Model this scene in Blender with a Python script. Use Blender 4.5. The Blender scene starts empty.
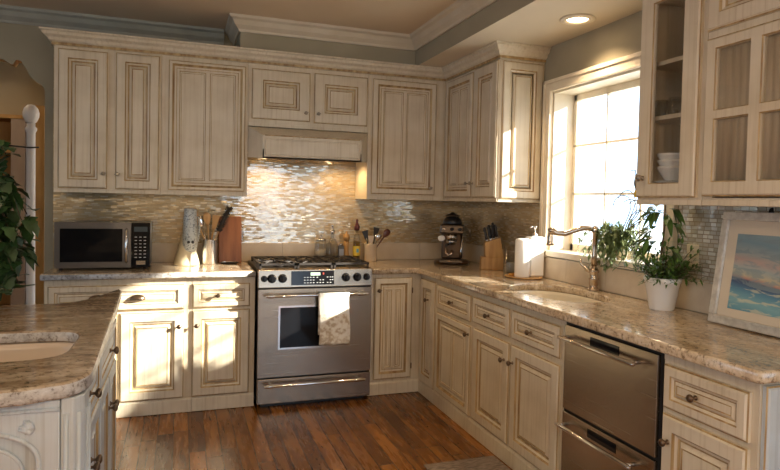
import bpy, bmesh, math, random
from mathutils import Vector, Matrix
random.seed(7)
PI = math.pi
sc = bpy.context.scene
COL = sc.collection

# ------------------------------------------------------------------ materials
def newmat(name):
    m = bpy.data.materials.new(name); m.use_nodes = True
    nt = m.node_tree; nt.nodes.clear()
    out = nt.nodes.new('ShaderNodeOutputMaterial')
    b = nt.nodes.new('ShaderNodeBsdfPrincipled')
    nt.links.new(b.outputs[0], out.inputs[0])
    return m, nt, b
def N(nt, t, **kw):
    n = nt.nodes.new(t)
    for k, v in kw.items():
        if k.startswith('i_'):
            key = k[2:]; n.inputs[int(key) if key.isdigit() else key.replace('_', ' ')].default_value = v
        else: setattr(n, k, v)
    return n
def ramp(nt, fac, stops, interp='LINEAR'):
    r = nt.nodes.new('ShaderNodeValToRGB'); cr = r.color_ramp; cr.interpolation = interp
    while len(cr.elements) < len(stops): cr.elements.new(.5)
    for e, (p, c) in zip(cr.elements, stops): e.position = p; e.color = (*c, 1)
    if fac is not None: nt.links.new(fac, r.inputs[0])
    return r
def coords(nt, scale=(1, 1, 1), kind='Object', rot=(0, 0, 0)):
    tc = nt.nodes.new('ShaderNodeTexCoord'); mp = nt.nodes.new('ShaderNodeMapping')
    mp.inputs['Scale'].default_value = scale; mp.inputs['Rotation'].default_value = rot
    nt.links.new(tc.outputs[kind], mp.inputs[0]); return mp.outputs[0]
def bump(nt, b, h, strength=.2, dist=.002):
    bp = nt.nodes.new('ShaderNodeBump'); bp.inputs['Strength'].default_value = strength; bp.inputs['Distance'].default_value = dist
    nt.links.new(h, bp.inputs['Height']); nt.links.new(bp.outputs[0], b.inputs['Normal'])
def simple(name, c, rough=.5, metal=0, **kw):
    m, nt, b = newmat(name)
    b.inputs['Base Color'].default_value = (*c, 1); b.inputs['Roughness'].default_value = rough; b.inputs['Metallic'].default_value = metal
    for k, v in kw.items(): b.inputs[k.replace('_', ' ')].default_value = v
    return m
def noisy(name, c1, c2, scale=(20, 20, 20), rough=.5, metal=0, detail=4, bmp=0, lo=.35, hi=.65, nscale=1, **kw):
    m, nt, b = newmat(name)
    n = N(nt, 'ShaderNodeTexNoise', i_Scale=nscale, i_Detail=detail)
    nt.links.new(coords(nt, scale), n.inputs['Vector'])
    r = ramp(nt, n.outputs[0], [(lo, c1), (hi, c2)])
    nt.links.new(r.outputs[0], b.inputs['Base Color'])
    b.inputs['Roughness'].default_value = rough; b.inputs['Metallic'].default_value = metal
    for k, v in kw.items(): b.inputs[k.replace('_', ' ')].default_value = v
    if bmp: bump(nt, b, n.outputs[0], bmp)
    return m
M = {}
def cream_mat(name, light, dark, brown):
    m, nt, b = newmat(name)
    v = coords(nt, (55, 55, 1.3))
    n = N(nt, 'ShaderNodeTexNoise', i_Scale=1.0, i_Detail=5, i_Roughness=.65); nt.links.new(v, n.inputs['Vector'])
    r = ramp(nt, n.outputs[0], [(.28, brown), (.40, dark), (.52, light), (.8, light)])
    n2 = N(nt, 'ShaderNodeTexNoise', i_Scale=5, i_Detail=3); nt.links.new(coords(nt, (1, 1, 1)), n2.inputs['Vector'])
    mx = N(nt, 'ShaderNodeMix', data_type='RGBA', blend_type='MULTIPLY')
    mx.inputs['Factor'].default_value = .5
    r2 = ramp(nt, n2.outputs[0], [(.3, (.72, .66, .56)), (.6, (1, 1, 1))])
    nt.links.new(r.outputs[0], mx.inputs['A']); nt.links.new(r2.outputs[0], mx.inputs['B'])
    nt.links.new(mx.outputs['Result'], b.inputs['Base Color'])
    b.inputs['Roughness'].default_value = .38
    return m
M['cream'] = cream_mat('cream_glazed_paint', (.69, .605, .465), (.64, .55, .41), (.55, .45, .31))
M['glaze'] = noisy('antique_glaze', (.26, .15, .055), (.50, .35, .16), (30, 30, 6), .45)
M['daylit_white'] = cream_mat('white_glazed_paint_daylit', (.55, .60, .63), (.48, .52, .54), (.38, .39, .38))  # white paint with the cool rear daylight mixed into its colour
M['bronze'] = simple('dark_bronze', (.17, .115, .075), .28, .9)
M['pewter'] = simple('antique_pewter', (.34, .29, .23), .28, .95)
M['black'] = simple('black_enamel', (.012, .012, .013), .3)
M['iron'] = simple('cast_iron', (.028, .022, .018), .55)
M['gap'] = simple('shadow_gap_black', (.01, .009, .008), .6)
M['blackglass'] = simple('black_glass', (.008, .008, .009), .08, Specular_IOR_Level=.25)
def steel(name, c, rough, axis):
    m, nt, b = newmat(name)
    sc_ = {'x': (2, 250, 250), 'z': (250, 250, 2)}[axis]
    n = N(nt, 'ShaderNodeTexNoise', i_Scale=1, i_Detail=3); nt.links.new(coords(nt, sc_), n.inputs['Vector'])
    mr = N(nt, 'ShaderNodeMapRange'); mr.inputs[3].default_value = rough; mr.inputs[4].default_value = rough + .05
    nt.links.new(n.outputs[0], mr.inputs[0]); nt.links.new(mr.outputs[0], b.inputs['Roughness'])
    b.inputs['Base Color'].default_value = (*c, 1); b.inputs['Metallic'].default_value = 1
    return m
M['steel'] = steel('brushed_steel', (.40, .335, .265), .24, 'x')
M['darksteel'] = steel('dark_brushed_steel', (.17, .155, .14), .38, 'x')
M['steel_v'] = steel('brushed_steel_upright', (.60, .57, .53), .25, 'z')
M['chrome'] = simple('polished_steel', (.75, .72, .68), .12, 1)
M['copper'] = simple('brushed_bronze_tap', (.56, .44, .33), .2, 1)
M['paper'] = simple('white_ceramic', (.86, .84, .80), .25)
M['sinkcer'] = simple('cream_sink_enamel', (.74, .66, .52), .18)
M['sinkcer2'] = simple('biscuit_sink_enamel', (.62, .52, .42), .18)
M['ceil'] = noisy('warm_ceiling_paint', (.70, .56, .39), (.73, .59, .42), (3, 3, 3), .85)
M['soffit'] = noisy('pale_soffit_paint', (.66, .57, .44), (.69, .60, .47), (3, 3, 3), .8)
M['wall'] = noisy('khaki_wall_paint', (.33, .29, .20), (.36, .315, .22), (4, 4, 4), .8)
M['trimp'] = noisy('cream_trim_paint', (.60, .51, .37), (.66, .57, .43), (6, 6, 6), .45)
M['trimgrey'] = noisy('grey_green_trim_paint', (.30, .30, .255), (.36, .355, .30), (6, 6, 6), .45)
M['casing'] = noisy('white_window_paint', (.76, .66, .50), (.84, .75, .60), (8, 8, 8), .4)
M['beige'] = noisy('beige_far_wall', (.42, .36, .26), (.46, .39, .28), (2, 2, 2), .85)
M['goldwood'] = noisy('amber_wood', (.38, .20, .06), (.52, .30, .11), (8, 8, 1.5), .5)
M['silver'] = noisy('silver_leaf', (.62, .59, .53), (.80, .77, .70), (40, 40, 40), .30, .35)
M['mat'] = simple('cream_mat_board', (.66, .57, .44), .8)
M['lampglow'] = newmat('lamp_glow')[0]
nt = M['lampglow'].node_tree; b = [n for n in nt.nodes if n.type == 'BSDF_PRINCIPLED'][0]
b.inputs['Emission Color'].default_value = (1, .72, .42, 1); b.inputs['Emission Strength'].default_value = 14
M['lcd'] = newmat('lcd_glow')[0]; nt = M['lcd'].node_tree; b = [n for n in nt.nodes if n.type == 'BSDF_PRINCIPLED'][0]
b.inputs['Base Color'].default_value = (.3, .4, .3, 1); b.inputs['Emission Color'].default_value = (.55, .75, .55, 1); b.inputs['Emission Strength'].default_value = .55
M['white_mark'] = simple('white_print', (.55, .55, .55), .5)
M['red_mark'] = simple('red_led', (.5, .05, .03), .5)

def glass_mat(name, tint, refl=.12, rough=.02):
    m = bpy.data.materials.new(name); m.use_nodes = True; nt = m.node_tree; nt.nodes.clear()
    out = nt.nodes.new('ShaderNodeOutputMaterial'); mix = nt.nodes.new('ShaderNodeMixShader')
    t = nt.nodes.new('ShaderNodeBsdfTransparent'); g = nt.nodes.new('ShaderNodeBsdfGlossy'); f = N(nt, 'ShaderNodeLayerWeight', i_Blend=refl)
    t.inputs[0].default_value = (*tint, 1); g.inputs['Roughness'].default_value = rough
    nt.links.new(f.outputs['Facing'], mix.inputs[0]); nt.links.new(t.outputs[0], mix.inputs[1]); nt.links.new(g.outputs[0], mix.inputs[2]); nt.links.new(mix.outputs[0], out.inputs[0])
    return m
M['pane'] = glass_mat('window_glass', (.96, .97, .97), .10)
M['cabglass'] = glass_mat('cabinet_glass', (.94, .93, .91), .10)
M['jar'] = glass_mat('clear_jar_glass', (.86, .86, .84), .30)

def granite(name, c, sc_=(1, 1, 1), rot=0.0, dark=1.0):
    m, nt, b = newmat(name)
    v = coords(nt, sc_, rot=(0, 0, rot))
    n1 = N(nt, 'ShaderNodeTexNoise', i_Scale=5.5, i_Detail=12, i_Roughness=.78, i_Distortion=.7); nt.links.new(v, n1.inputs['Vector'])
    r1 = ramp(nt, n1.outputs[0], [(.32, c[0]), (.43, c[1]), (.52, c[2]), (.66, c[3])])
    n2 = N(nt, 'ShaderNodeTexNoise', i_Scale=55, i_Detail=4, i_Roughness=.7); nt.links.new(coords(nt), n2.inputs['Vector'])
    r2 = ramp(nt, n2.outputs[0], [(.36, (.22, .16, .12)), (.46, (.85, .82, .78)), (.62, (1, 1, 1)), (.74, (1.15, 1.12, 1.05))])
    mx = N(nt, 'ShaderNodeMix', data_type='RGBA', blend_type='MULTIPLY'); mx.inputs['Factor'].default_value = .8
    nt.links.new(r1.outputs[0], mx.inputs['A']); nt.links.new(r2.outputs[0], mx.inputs['B'])
    nt.links.new(mx.outputs['Result'], b.inputs['Base Color'])
    b.inputs['Roughness'].default_value = .13; b.inputs['Coat Weight'].default_value = .3; b.inputs['Coat Roughness'].default_value = .06
    return m
M['granite'] = granite('golden_granite', [(.25, .165, .095), (.46, .34, .21), (.62, .49, .335), (.74, .65, .51)], (1.8, .9, 1), .4)
M['granite_edge'] = granite('rough_granite_edge_reflected_grey', [(.26, .24, .22), (.42, .40, .38), (.56, .55, .53), (.68, .67, .65)], (1.5, 1.5, 3))  # chiselled edge whose grey paints in reflected light
M['granite_edge'].node_tree.nodes['Principled BSDF'].inputs['Roughness'].default_value = .5
M['granite2'] = granite('brown_streaked_granite', [(.15, .10, .065), (.29, .21, .14), (.44, .35, .25), (.60, .53, .43)], (.7, 2.6, 2), .1)

def mosaic(name, h, L, horiz, cols, metal=.25, rlo=.08, rhi=.35, tilt=.16, grout=(.36, .29, .2), gw=.0016):
    """thin strip mosaic: horiz = 'X' or 'Y' (direction the strips run)"""
    m, nt, b = newmat(name)
    tc = N(nt, 'ShaderNodeTexCoord'); sp = N(nt, 'ShaderNodeSeparateXYZ'); nt.links.new(tc.outputs['Object'], sp.inputs[0])
    def math_(op, a, bb=None, c=None):
        n = N(nt, 'ShaderNodeMath', operation=op)
        for i, x in enumerate((a, bb, c)):
            if x is None: continue
            if isinstance(x, (int, float)): n.inputs[i].default_value = x
            else: nt.links.new(x, n.inputs[i])
        return n.outputs[0]
    z = math_('DIVIDE', sp.outputs['Z'], h); row = math_('FLOOR', z)
    wn = N(nt, 'ShaderNodeTexWhiteNoise', noise_dimensions='1D'); nt.links.new(row, wn.inputs['W'])
    ll = math_('MULTIPLY_ADD', wn.outputs[0], L * .5, L * .75)
    xx = math_('ADD', math_('DIVIDE', sp.outputs[horiz], ll), math_('MULTIPLY', wn.outputs[0], 17.3))
    col = math_('FLOOR', xx)
    cv = N(nt, 'ShaderNodeCombineXYZ'); nt.links.new(col, cv.inputs[0]); nt.links.new(row, cv.inputs[1])
    w2 = N(nt, 'ShaderNodeTexWhiteNoise', noise_dimensions='2D'); nt.links.new(cv.outputs[0], w2.inputs['Vector'])
    n = len(cols); st = [(i / n, c) for i, c in enumerate(cols)]
    r = ramp(nt, w2.outputs['Value'], st, 'CONSTANT')
    # broad drift so that patches of strips share a tone
    fz = math_('FRACT', z); fx = math_('FRACT', xx)
    ez = math_('MINIMUM', fz, math_('SUBTRACT', 1, fz)); ex = math_('MULTIPLY', math_('MINIMUM', fx, math_('SUBTRACT', 1, fx)), L / h)
    e = math_('MINIMUM', ez, ex); mask = math_('LESS_THAN', e, gw / h)
    mx = N(nt, 'ShaderNodeMix', data_type='RGBA'); nt.links.new(mask, mx.inputs['Factor']); nt.links.new(r.outputs[0], mx.inputs['A']); mx.inputs['B'].default_value = (*grout, 1)
    nt.links.new(mx.outputs['Result'], b.inputs['Base Color'])
    ro = math_('MULTIPLY_ADD', w2.outputs['Value'], rhi - rlo, rlo); ro2 = math_('MAXIMUM', ro, math_('MULTIPLY', mask, .8)); nt.links.new(ro2, b.inputs['Roughness'])
    b.inputs['Metallic'].default_value = metal
    g = N(nt, 'ShaderNodeNewGeometry'); sv = N(nt, 'ShaderNodeVectorMath', operation='SUBTRACT'); nt.links.new(w2.outputs['Color'], sv.inputs[0]); sv.inputs[1].default_value = (.5, .5, .5)
    ms = N(nt, 'ShaderNodeVectorMath', operation='SCALE'); nt.links.new(sv.outputs[0], ms.inputs[0]); ms.inputs['Scale'].default_value = tilt
    ad = N(nt, 'ShaderNodeVectorMath', operation='ADD'); nt.links.new(g.outputs['Normal'], ad.inputs[0]); nt.links.new(ms.outputs[0], ad.inputs[1])
    nm = N(nt, 'ShaderNodeVectorMath', operation='NORMALIZE'); nt.links.new(ad.outputs[0], nm.inputs[0]); nt.links.new(nm.outputs[0], b.inputs['Normal']); nt.links.new(nm.outputs[0], b.inputs['Coat Normal'])
    b.inputs['Coat Weight'].default_value = 1; b.inputs['Coat IOR'].default_value = 1.9; b.inputs['Coat Roughness'].default_value = .06
    return m
TC = [(.58, .44, .24), (.62, .49, .29), (.54, .39, .19), (.65, .55, .38), (.58, .44, .24), (.68, .60, .45), (.54, .40, .21), (.60, .46, .27)]
M['mosaic_x'] = mosaic('strip_mosaic_back', .0105, .045, 'X', TC, metal=.30, tilt=.07, rlo=.05, rhi=.30, gw=.001)
M['mosaic_y'] = mosaic('strip_mosaic_side', .0105, .045, 'Y', TC, metal=.30, tilt=.07, rlo=.05, rhi=.30, gw=.001)
M['mosaic_s'] = mosaic('small_brick_mosaic_glare', .019, .04, 'Y', [(.66, .60, .48), (.72, .67, .56), (.60, .53, .41), (.78, .75, .66)], metal=.2, tilt=.06, gw=.0022)  # brick colours raised to hold the glare near the window

def floor_mat():
    m, nt, b = newmat('oak_plank_floor')
    tc = N(nt, 'ShaderNodeTexCoord'); sp = N(nt, 'ShaderNodeSeparateXYZ'); nt.links.new(tc.outputs['Object'], sp.inputs[0])
    def ma(op, a, bb=None, c=None):
        n = N(nt, 'ShaderNodeMath', operation=op)
        for i, x in enumerate((a, bb, c)):
            if x is None: continue
            if isinstance(x, (int, float)): n.inputs[i].default_value = x
            else: nt.links.new(x, n.inputs[i])
        return n.outputs[0]
    W, L = .085, 1.2
    px = ma('DIVIDE', sp.outputs['X'], W); row = ma('FLOOR', px)
    wn = N(nt, 'ShaderNodeTexWhiteNoise', noise_dimensions='1D'); nt.links.new(row, wn.inputs['W'])
    py = ma('ADD', ma('DIVIDE', sp.outputs['Y'], L), ma('MULTIPLY', wn.outputs[0], 9.7)); col = ma('FLOOR', py)
    cv = N(nt, 'ShaderNodeCombineXYZ'); nt.links.new(row, cv.inputs[0]); nt.links.new(col, cv.inputs[1])
    w2 = N(nt, 'ShaderNodeTexWhiteNoise', noise_dimensions='2D'); nt.links.new(cv.outputs[0], w2.inputs['Vector'])
    off = N(nt, 'ShaderNodeVectorMath', operation='SCALE'); nt.links.new(w2.outputs['Color'], off.inputs[0]); off.inputs['Scale'].default_value = 20
    ad = N(nt, 'ShaderNodeVectorMath', operation='ADD'); nt.links.new(tc.outputs['Object'], ad.inputs[0]); nt.links.new(off.outputs[0], ad.inputs[1])
    mp = N(nt, 'ShaderNodeMapping'); mp.inputs['Scale'].default_value = (24, 2.6, 1); nt.links.new(ad.outputs[0], mp.inputs[0])
    n1 = N(nt, 'ShaderNodeTexNoise', i_Scale=1, i_Detail=7, i_Roughness=.6, i_Distortion=.25); nt.links.new(mp.outputs[0], n1.inputs['Vector'])
    r1 = ramp(nt, n1.outputs[0], [(.24, (.07, .024, .005)), (.40, (.17, .064, .011)), (.58, (.27, .112, .019)), (.78, (.40, .18, .036))])
    r2 = ramp(nt, w2.outputs['Value'], [(0, (.45, .38, .32)), (.5, (.85, .80, .74)), (1, (1.35, 1.25, 1.1))])
    mx = N(nt, 'ShaderNodeMix', data_type='RGBA', blend_type='MULTIPLY'); mx.inputs['Factor'].default_value = 1
    nt.links.new(r1.outputs[0], mx.inputs['A']); nt.links.new(r2.outputs[0], mx.inputs['B'])
    fx = ma('FRACT', px); ex = ma('MINIMUM', fx, ma('SUBTRACT', 1, fx)); fy = ma('FRACT', py); ey = ma('MULTIPLY', ma('MINIMUM', fy, ma('SUBTRACT', 1, fy)), L / W)
    mk = ma('LESS_THAN', ma('MINIMUM', ex, ey), .03)
    # worn dark dings
    n3 = N(nt, 'ShaderNodeTexNoise', i_Scale=1, i_Detail=3); mp3 = N(nt, 'ShaderNodeMapping'); mp3.inputs['Scale'].default_value = (45, 18, 1); nt.links.new(tc.outputs['Object'], mp3.inputs[0]); nt.links.new(mp3.outputs[0], n3.inputs['Vector'])
    dk = ma('GREATER_THAN', n3.outputs[0], .69); mk2 = ma('MAXIMUM', mk, ma('MULTIPLY', dk, .7))
    m2 = N(nt, 'ShaderNodeMix', data_type='RGBA'); nt.links.new(mk2, m2.inputs['Factor']); nt.links.new(mx.outputs['Result'], m2.inputs['A']); m2.inputs['B'].default_value = (.03, .012, .006, 1)
    nt.links.new(m2.outputs['Result'], b.inputs['Base Color'])
    mr = ma('MULTIPLY_ADD', n1.outputs[0], .22, .16); nt.links.new(mr, b.inputs['Roughness'])
    bump(nt, b, ma('SUBTRACT', ma('MULTIPLY', n1.outputs[0], .5), mk), .25, .002)
    return m
M['floor'] = floor_mat()

def stone_mat():
    m, nt, b = newmat('tan_stone_tile')
    n = N(nt, 'ShaderNodeTexNoise', i_Scale=3.5, i_Detail=7, i_Roughness=.6); nt.links.new(coords(nt), n.inputs['Vector'])
    r = ramp(nt, n.outputs[0], [(.35, (.56, .44, .30)), (.55, (.64, .53, .385)), (.7, (.72, .62, .48))])
    nt.links.new(r.outputs[0], b.inputs['Base Color']); b.inputs['Roughness'].default_value = .28
    return m
M['stone'] = stone_mat()

# ------------------------------------------------------------------ mesh helpers
class MB:
    def __init__(s): s.bm = bmesh.new()
    def box(s, x0, x1, y0, y1, z0, z1, mi=0):
        if x0 > x1: x0, x1 = x1, x0
        if y0 > y1: y0, y1 = y1, y0
        if z0 > z1: z0, z1 = z1, z0
        v = [s.bm.verts.new(p) for p in ((x0, y0, z0), (x1, y0, z0), (x1, y1, z0), (x0, y1, z0), (x0, y0, z1), (x1, y0, z1), (x1, y1, z1), (x0, y1, z1))]
        for f in ((3, 2, 1, 0), (4, 5, 6, 7), (0, 1, 5, 4), (1, 2, 6, 5), (2, 3, 7, 6), (3, 0, 4, 7)):
            s.bm.faces.new([v[i] for i in f]).material_index = mi
        return s
    def hexa(s, pts, mi=0):
        v = [s.bm.verts.new(p) for p in pts]
        for f in ((3, 2, 1, 0), (4, 5, 6, 7), (0, 1, 5, 4), (1, 2, 6, 5), (2, 3, 7, 6), (3, 0, 4, 7)):
            s.bm.faces.new([v[i] for i in f]).material_index = mi
        return s
    def lathe(s, prof, c=(0, 0, 0), seg=24, mi=0, axis='z', sx=1, sy=1, cap=True):
        rings = []
        for r, h in prof:
            ring = []
            for i in range(seg):
                a = 2 * PI * i / seg; x, y = r * math.cos(a) * sx, r * math.sin(a) * sy
                p = {'z': (x, y, h), 'y': (x, h, y), 'x': (h, x, y)}[axis]
                ring.append(s.bm.verts.new((c[0] + p[0], c[1] + p[1], c[2] + p[2])))
            rings.append(ring)
        for a, b2 in zip(rings, rings[1:]):
            for i in range(seg):
                f = s.bm.faces.new((a[i], a[(i + 1) % seg], b2[(i + 1) % seg], b2[i])); f.material_index = mi; f.smooth = True
        if cap:
            for ring in (rings[0], rings[-1]):
                try: s.bm.faces.new(ring).material_index = mi
                except ValueError: pass
        return s
    def tube(s, pts, r, seg=10, mi=0, flat=1.0):
        pts = [Vector(p) for p in pts]; n = len(pts); rs = r if isinstance(r, (list, tuple)) else [r] * n
        up = Vector((0, 0, 1)); rings = []
        t0 = (pts[1] - pts[0]).normalized(); a = t0.cross(up)
        if a.length < .01: a = t0.cross(Vector((1, 0, 0)))
        a.normalize()
        for i in range(n):
            t = (pts[min(i + 1, n - 1)] - pts[max(i - 1, 0)]).normalized()
            a = (a - t * a.dot(t)).normalized(); b = t.cross(a)
            rings.append([s.bm.verts.new(pts[i] + (a * math.cos(2 * PI * k / seg) + b * math.sin(2 * PI * k / seg) * flat) * rs[i]) for k in range(seg)])
        for p, q in zip(rings, rings[1:]):
            for k in range(seg):
                f = s.bm.faces.new((p[k], p[(k + 1) % seg], q[(k + 1) % seg], q[k])); f.material_index = mi; f.smooth = True
        for ring in (rings[0], rings[-1]): s.bm.faces.new(ring).material_index = mi
        return s
    def sweep(s, path, prof, mi=0, side=1, mats=None):
        """path: (x,y) points; prof: closed loop of (outward, z); mitred at corners"""
        P = [Vector(p) for p in path]; rings = []
        for i, p in enumerate(P):
            d1 = (P[i] - P[i - 1]).normalized() if i > 0 else None
            d2 = (P[i + 1] - P[i]).normalized() if i < len(P) - 1 else None
            n1 = Vector((d1.y, -d1.x)) if d1 else None; n2 = Vector((d2.y, -d2.x)) if d2 else None
            if n1 and n2: m = (n1 + n2); m = m / max(m.dot(n1), .2)
            else: m = n1 or n2
            rings.append([s.bm.verts.new((p.x + m.x * o * side, p.y + m.y * o * side, z)) for o, z in prof])
        k = len(prof)
        for a, b in zip(rings, rings[1:]):
            for i in range(k):
                f = s.bm.faces.new((a[i], a[(i + 1) % k], b[(i + 1) % k], b[i])); f.material_index = mats[i] if mats else mi
        for ring in (rings[0], rings[-1]):
            s.bm.faces.new(ring).material_index = mi
        return s
    def quad(s, pts, mi=0, smooth=False):
        f = s.bm.faces.new([s.bm.verts.new(p) for p in pts]); f.material_index = mi; f.smooth = smooth; return s
    def xf(s, mat, start=0):
        s.bm.verts.ensure_lookup_table()
        for v in s.bm.verts[start:]: v.co = mat @ v.co
        return s
    def nv(s): return len(s.bm.verts)
    def build(s, name, mats, parent=None, bevel=0, smooth=False, loc=None, fix=True, subsurf=0):
        if fix: bmesh.ops.recalc_face_normals(s.bm, faces=s.bm.faces[:])
        me = bpy.data.meshes.new(name); s.bm.to_mesh(me); s.bm.free()
        for m in (mats if isinstance(mats, (list, tuple)) else [mats]): me.materials.append(M[m] if isinstance(m, str) else m)
        o = bpy.data.objects.new(name, me); COL.objects.link(o)
        if parent: o.parent = parent
        if loc: o.location = loc
        if smooth:
            for p in me.polygons: p.use_smooth = True
        if bevel:
            bv = o.modifiers.new('edge', 'BEVEL'); bv.width = bevel; bv.segments = 2; bv.limit_method = 'ANGLE'; bv.angle_limit = .6
        if subsurf:
            ss = o.modifiers.new('sub', 'SUBSURF'); ss.levels = subsurf; ss.render_levels = subsurf
        return o
def tag(o, label=None, cat=None, group=None, kind=None):
    if label: o['label'] = label
    if cat: o['category'] = cat
    if group: o['group'] = group
    if kind: o['kind'] = kind
    return o
def thing(name, label, cat, loc=(0, 0, 0), rz=0, group=None):
    o = bpy.data.objects.new(name, None); COL.objects.link(o); o.empty_display_size = .05
    o.location = loc; o.rotation_euler = (0, 0, rz)
    return tag(o, label, cat, group)
def struct(name, mb, mats, **kw): return tag(mb.build(name, mats, **kw), kind='structure')
def slab(name, outline, holes, z0, z1, mats, bevel=.006, parent=None):
    """flat slab with rounded edge and holes"""
    cu = bpy.data.curves.new(name, 'CURVE'); cu.dimensions = '2D'; cu.fill_mode = 'BOTH'
    for pts in [outline] + holes:
        sp = cu.splines.new('POLY'); sp.points.add(len(pts) - 1); sp.use_cyclic_u = True
        for p, q in zip(sp.points, pts): p.co = (q[0], q[1], 0, 1)
    h = (z1 - z0) / 2
    cu.extrude = h - bevel; cu.bevel_depth = bevel; cu.bevel_resolution = 2; cu.offset = -bevel
    t = bpy.data.objects.new('tmp', cu); COL.objects.link(t)
    bpy.context.view_layer.update()
    me = bpy.data.meshes.new_from_object(t.evaluated_get(bpy.context.evaluated_depsgraph_get()))
    bpy.data.objects.remove(t); me.name = name
    for v in me.vertices: v.co.z += z0 + h
    me.materials.clear()
    for m in (mats if isinstance(mats, list) else [mats]): me.materials.append(M[m])
    if isinstance(mats, list):
        for p in me.polygons: p.material_index = 1 if abs(p.normal.z) < .6 else 0
    o = bpy.data.objects.new(name, me); COL.objects.link(o)
    if parent: o.parent = parent
    return o
def ell(cx, cy, rx, ry, n=40, pw=2.0):
    out = []
    for i in range(n):
        a = 2 * PI * i / n; c, s_ = math.cos(a), math.sin(a)
        out.append((cx + rx * math.copysign(abs(c) ** (2 / pw), c), cy + ry * math.copysign(abs(s_) ** (2 / pw), s_)))
    return out

# ------------------------------------------------------------------ door panels
# rings of a recessed hole: (inset, depth behind the face, material of the strip leading to it)
RAISED = [(.007, .008, 1), (.017, .013, 0), (.025, .018, 1), (.040, .006, 0), (.046, .008, 1)]
SMALLR = [(.004, .005, 1), (.012, .010, 0), (.016, .012, 1), (.026, .006, 0), (.030, .007, 1)]
def rect_ring(bm, x0, x1, z0, z1, y):
    return [bm.verts.new(p) for p in ((x0, y, z0), (x1, y, z0), (x1, y, z1), (x0, y, z1))]
def stitch(bm, a, b, mi):
    for i in range(4): bm.faces.new((a[i], a[(i + 1) % 4], b[(i + 1) % 4], b[i])).material_index = mi
def panel(W, H, t=.021, frame=.058, cols=1, rows=1, mid=.03, rings=RAISED, x=0, z=0, ring0=0, through=False, mb=None, toprail=None, yb=0.0, rowcuts=None):
    """framed panel lying in the xz plane, front towards -y"""
    mb = mb or MB(); bm = mb.bm; F = yb - t
    loops = [rect_ring(bm, x, x + W, z, z + H, yb), rect_ring(bm, x, x + W, z, z + H, F + .009)]
    stitch(bm, loops[0], loops[1], 0)
    l2 = rect_ring(bm, x + .005, x + W - .005, z + .005, z + H - .005, F + .006); stitch(bm, loops[1], l2, 1)
    l3 = rect_ring(bm, x + .010, x + W - .010, z + .010, z + H - .010, F); stitch(bm, l2, l3, 0)
    if not through: bm.faces.new(loops[0][::-1]).material_index = 0
    e = .010; tr = toprail or frame
    xs = [x + e]; cw = (W - 2 * frame - (cols - 1) * mid) / cols
    for c in range(cols): xs += [x + frame + c * (cw + mid), x + frame + c * (cw + mid) + cw]
    xs.append(x + W - e)
    if rowcuts: zs = [z + e] + [z + q for q in rowcuts] + [z + H - e]
    else:
        zs = [z + e]; ch = (H - frame - tr - (rows - 1) * mid) / rows
        for r in range(rows): zs += [z + frame + r * (ch + mid), z + frame + r * (ch + mid) + ch]
        zs.append(z + H - e)
    holes = []
    for i in range(len(xs) - 1):
        for j in range(len(zs) - 1):
            q = rect_ring(bm, xs[i], xs[i + 1], zs[j], zs[j + 1], F)
            if i % 2 == 1 and j % 2 == 1:
                holes.append((xs[i], xs[i + 1], zs[j], zs[j + 1]))
                prev = q
                if through:
                    for ins, d, mi in [(.004, .005, 1), (.006, t, 0)]:
                        r_ = rect_ring(bm, xs[i] + ins, xs[i + 1] - ins, zs[j] + ins, zs[j + 1] - ins, F + d); stitch(bm, prev, r_, mi); prev = r_
                else:
                    w_ = min(xs[i + 1] - xs[i], zs[j + 1] - zs[j]); rr = rings
                    lim = w_ * .42; k = min(1, lim / rings[-1][0])
                    for ins, d, mi in rr:
                        r_ = rect_ring(bm, xs[i] + ins * k, xs[i + 1] - ins * k, zs[j] + ins * k, zs[j + 1] - ins * k, F + d); stitch(bm, prev, r_, mi); prev = r_
                    bm.faces.new(prev).material_index = 0
            else: bm.faces.new(q).material_index = 0
    bmesh.ops.remove_doubles(bm, verts=bm.verts[:], dist=.00005)
    mb.holes = holes
    return mb
def double_panel(W, H, frame=.045):
    mb = panel(W, H, frame=frame, rings=[(.006, .007, 1), (.014, .012, 1), (.026, .014, 0), (.030, .012, 1)])
    i = frame + .030
    panel(W - 2 * i, H - 2 * i, t=.006, frame=.016, cols=2, mid=.026, rings=[(.004, .003, 1), (.010, .006, 0), (.014, .004, 1)], x=i, z=i, mb=mb, yb=-.0085)
    return mb
def knob(parent, x, z, y=-.021, s=1.0, mat='bronze', name='knob'):
    mb = MB()
    mb.lathe([(.009 * s, 0), (.009 * s, -.002), (.0045 * s, -.005), (.004 * s, -.014), (.010 * s, -.018), (.0145 * s, -.024), (.013 * s, -.030), (.006 * s, -.034)], (0, 0, 0), 14, axis='y')
    mb.tube([(-.018 * s, -.024, -.004), (0, -.027, 0), (.018 * s, -.024, .004)], [.003 * s, .006 * s, .003 * s], 8)
    return mb.build(name, mat, parent, loc=(x, y, z))
def cup_pull(parent, x, z, y=-.021, mat='bronze'):
    mb = MB(); bm = mb.bm; seg, rows = 16, 6; rings = []
    for j in range(rows + 1):
        a = (PI / 2) * j / rows
        ring = [bm.verts.new((.047 * math.sin(max(a, .12)) * math.cos(PI * i / seg), -.026 * math.cos(a) - .001, .022 * math.sin(max(a, .12)) * math.sin(PI * i / seg) * 1.5 - .014)) for i in range(seg + 1)]
        rings.append(ring)
    for p, q in zip(rings, rings[1:]):
        for i in range(seg):
            f = bm.faces.new((p[i], p[i + 1], q[i + 1], q[i])); f.smooth = True
    o = mb.build('cup_pull', mat, parent, loc=(x, y, z))
    sd = o.modifiers.new('thick', 'SOLIDIFY'); sd.thickness = .002
    return o

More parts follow.
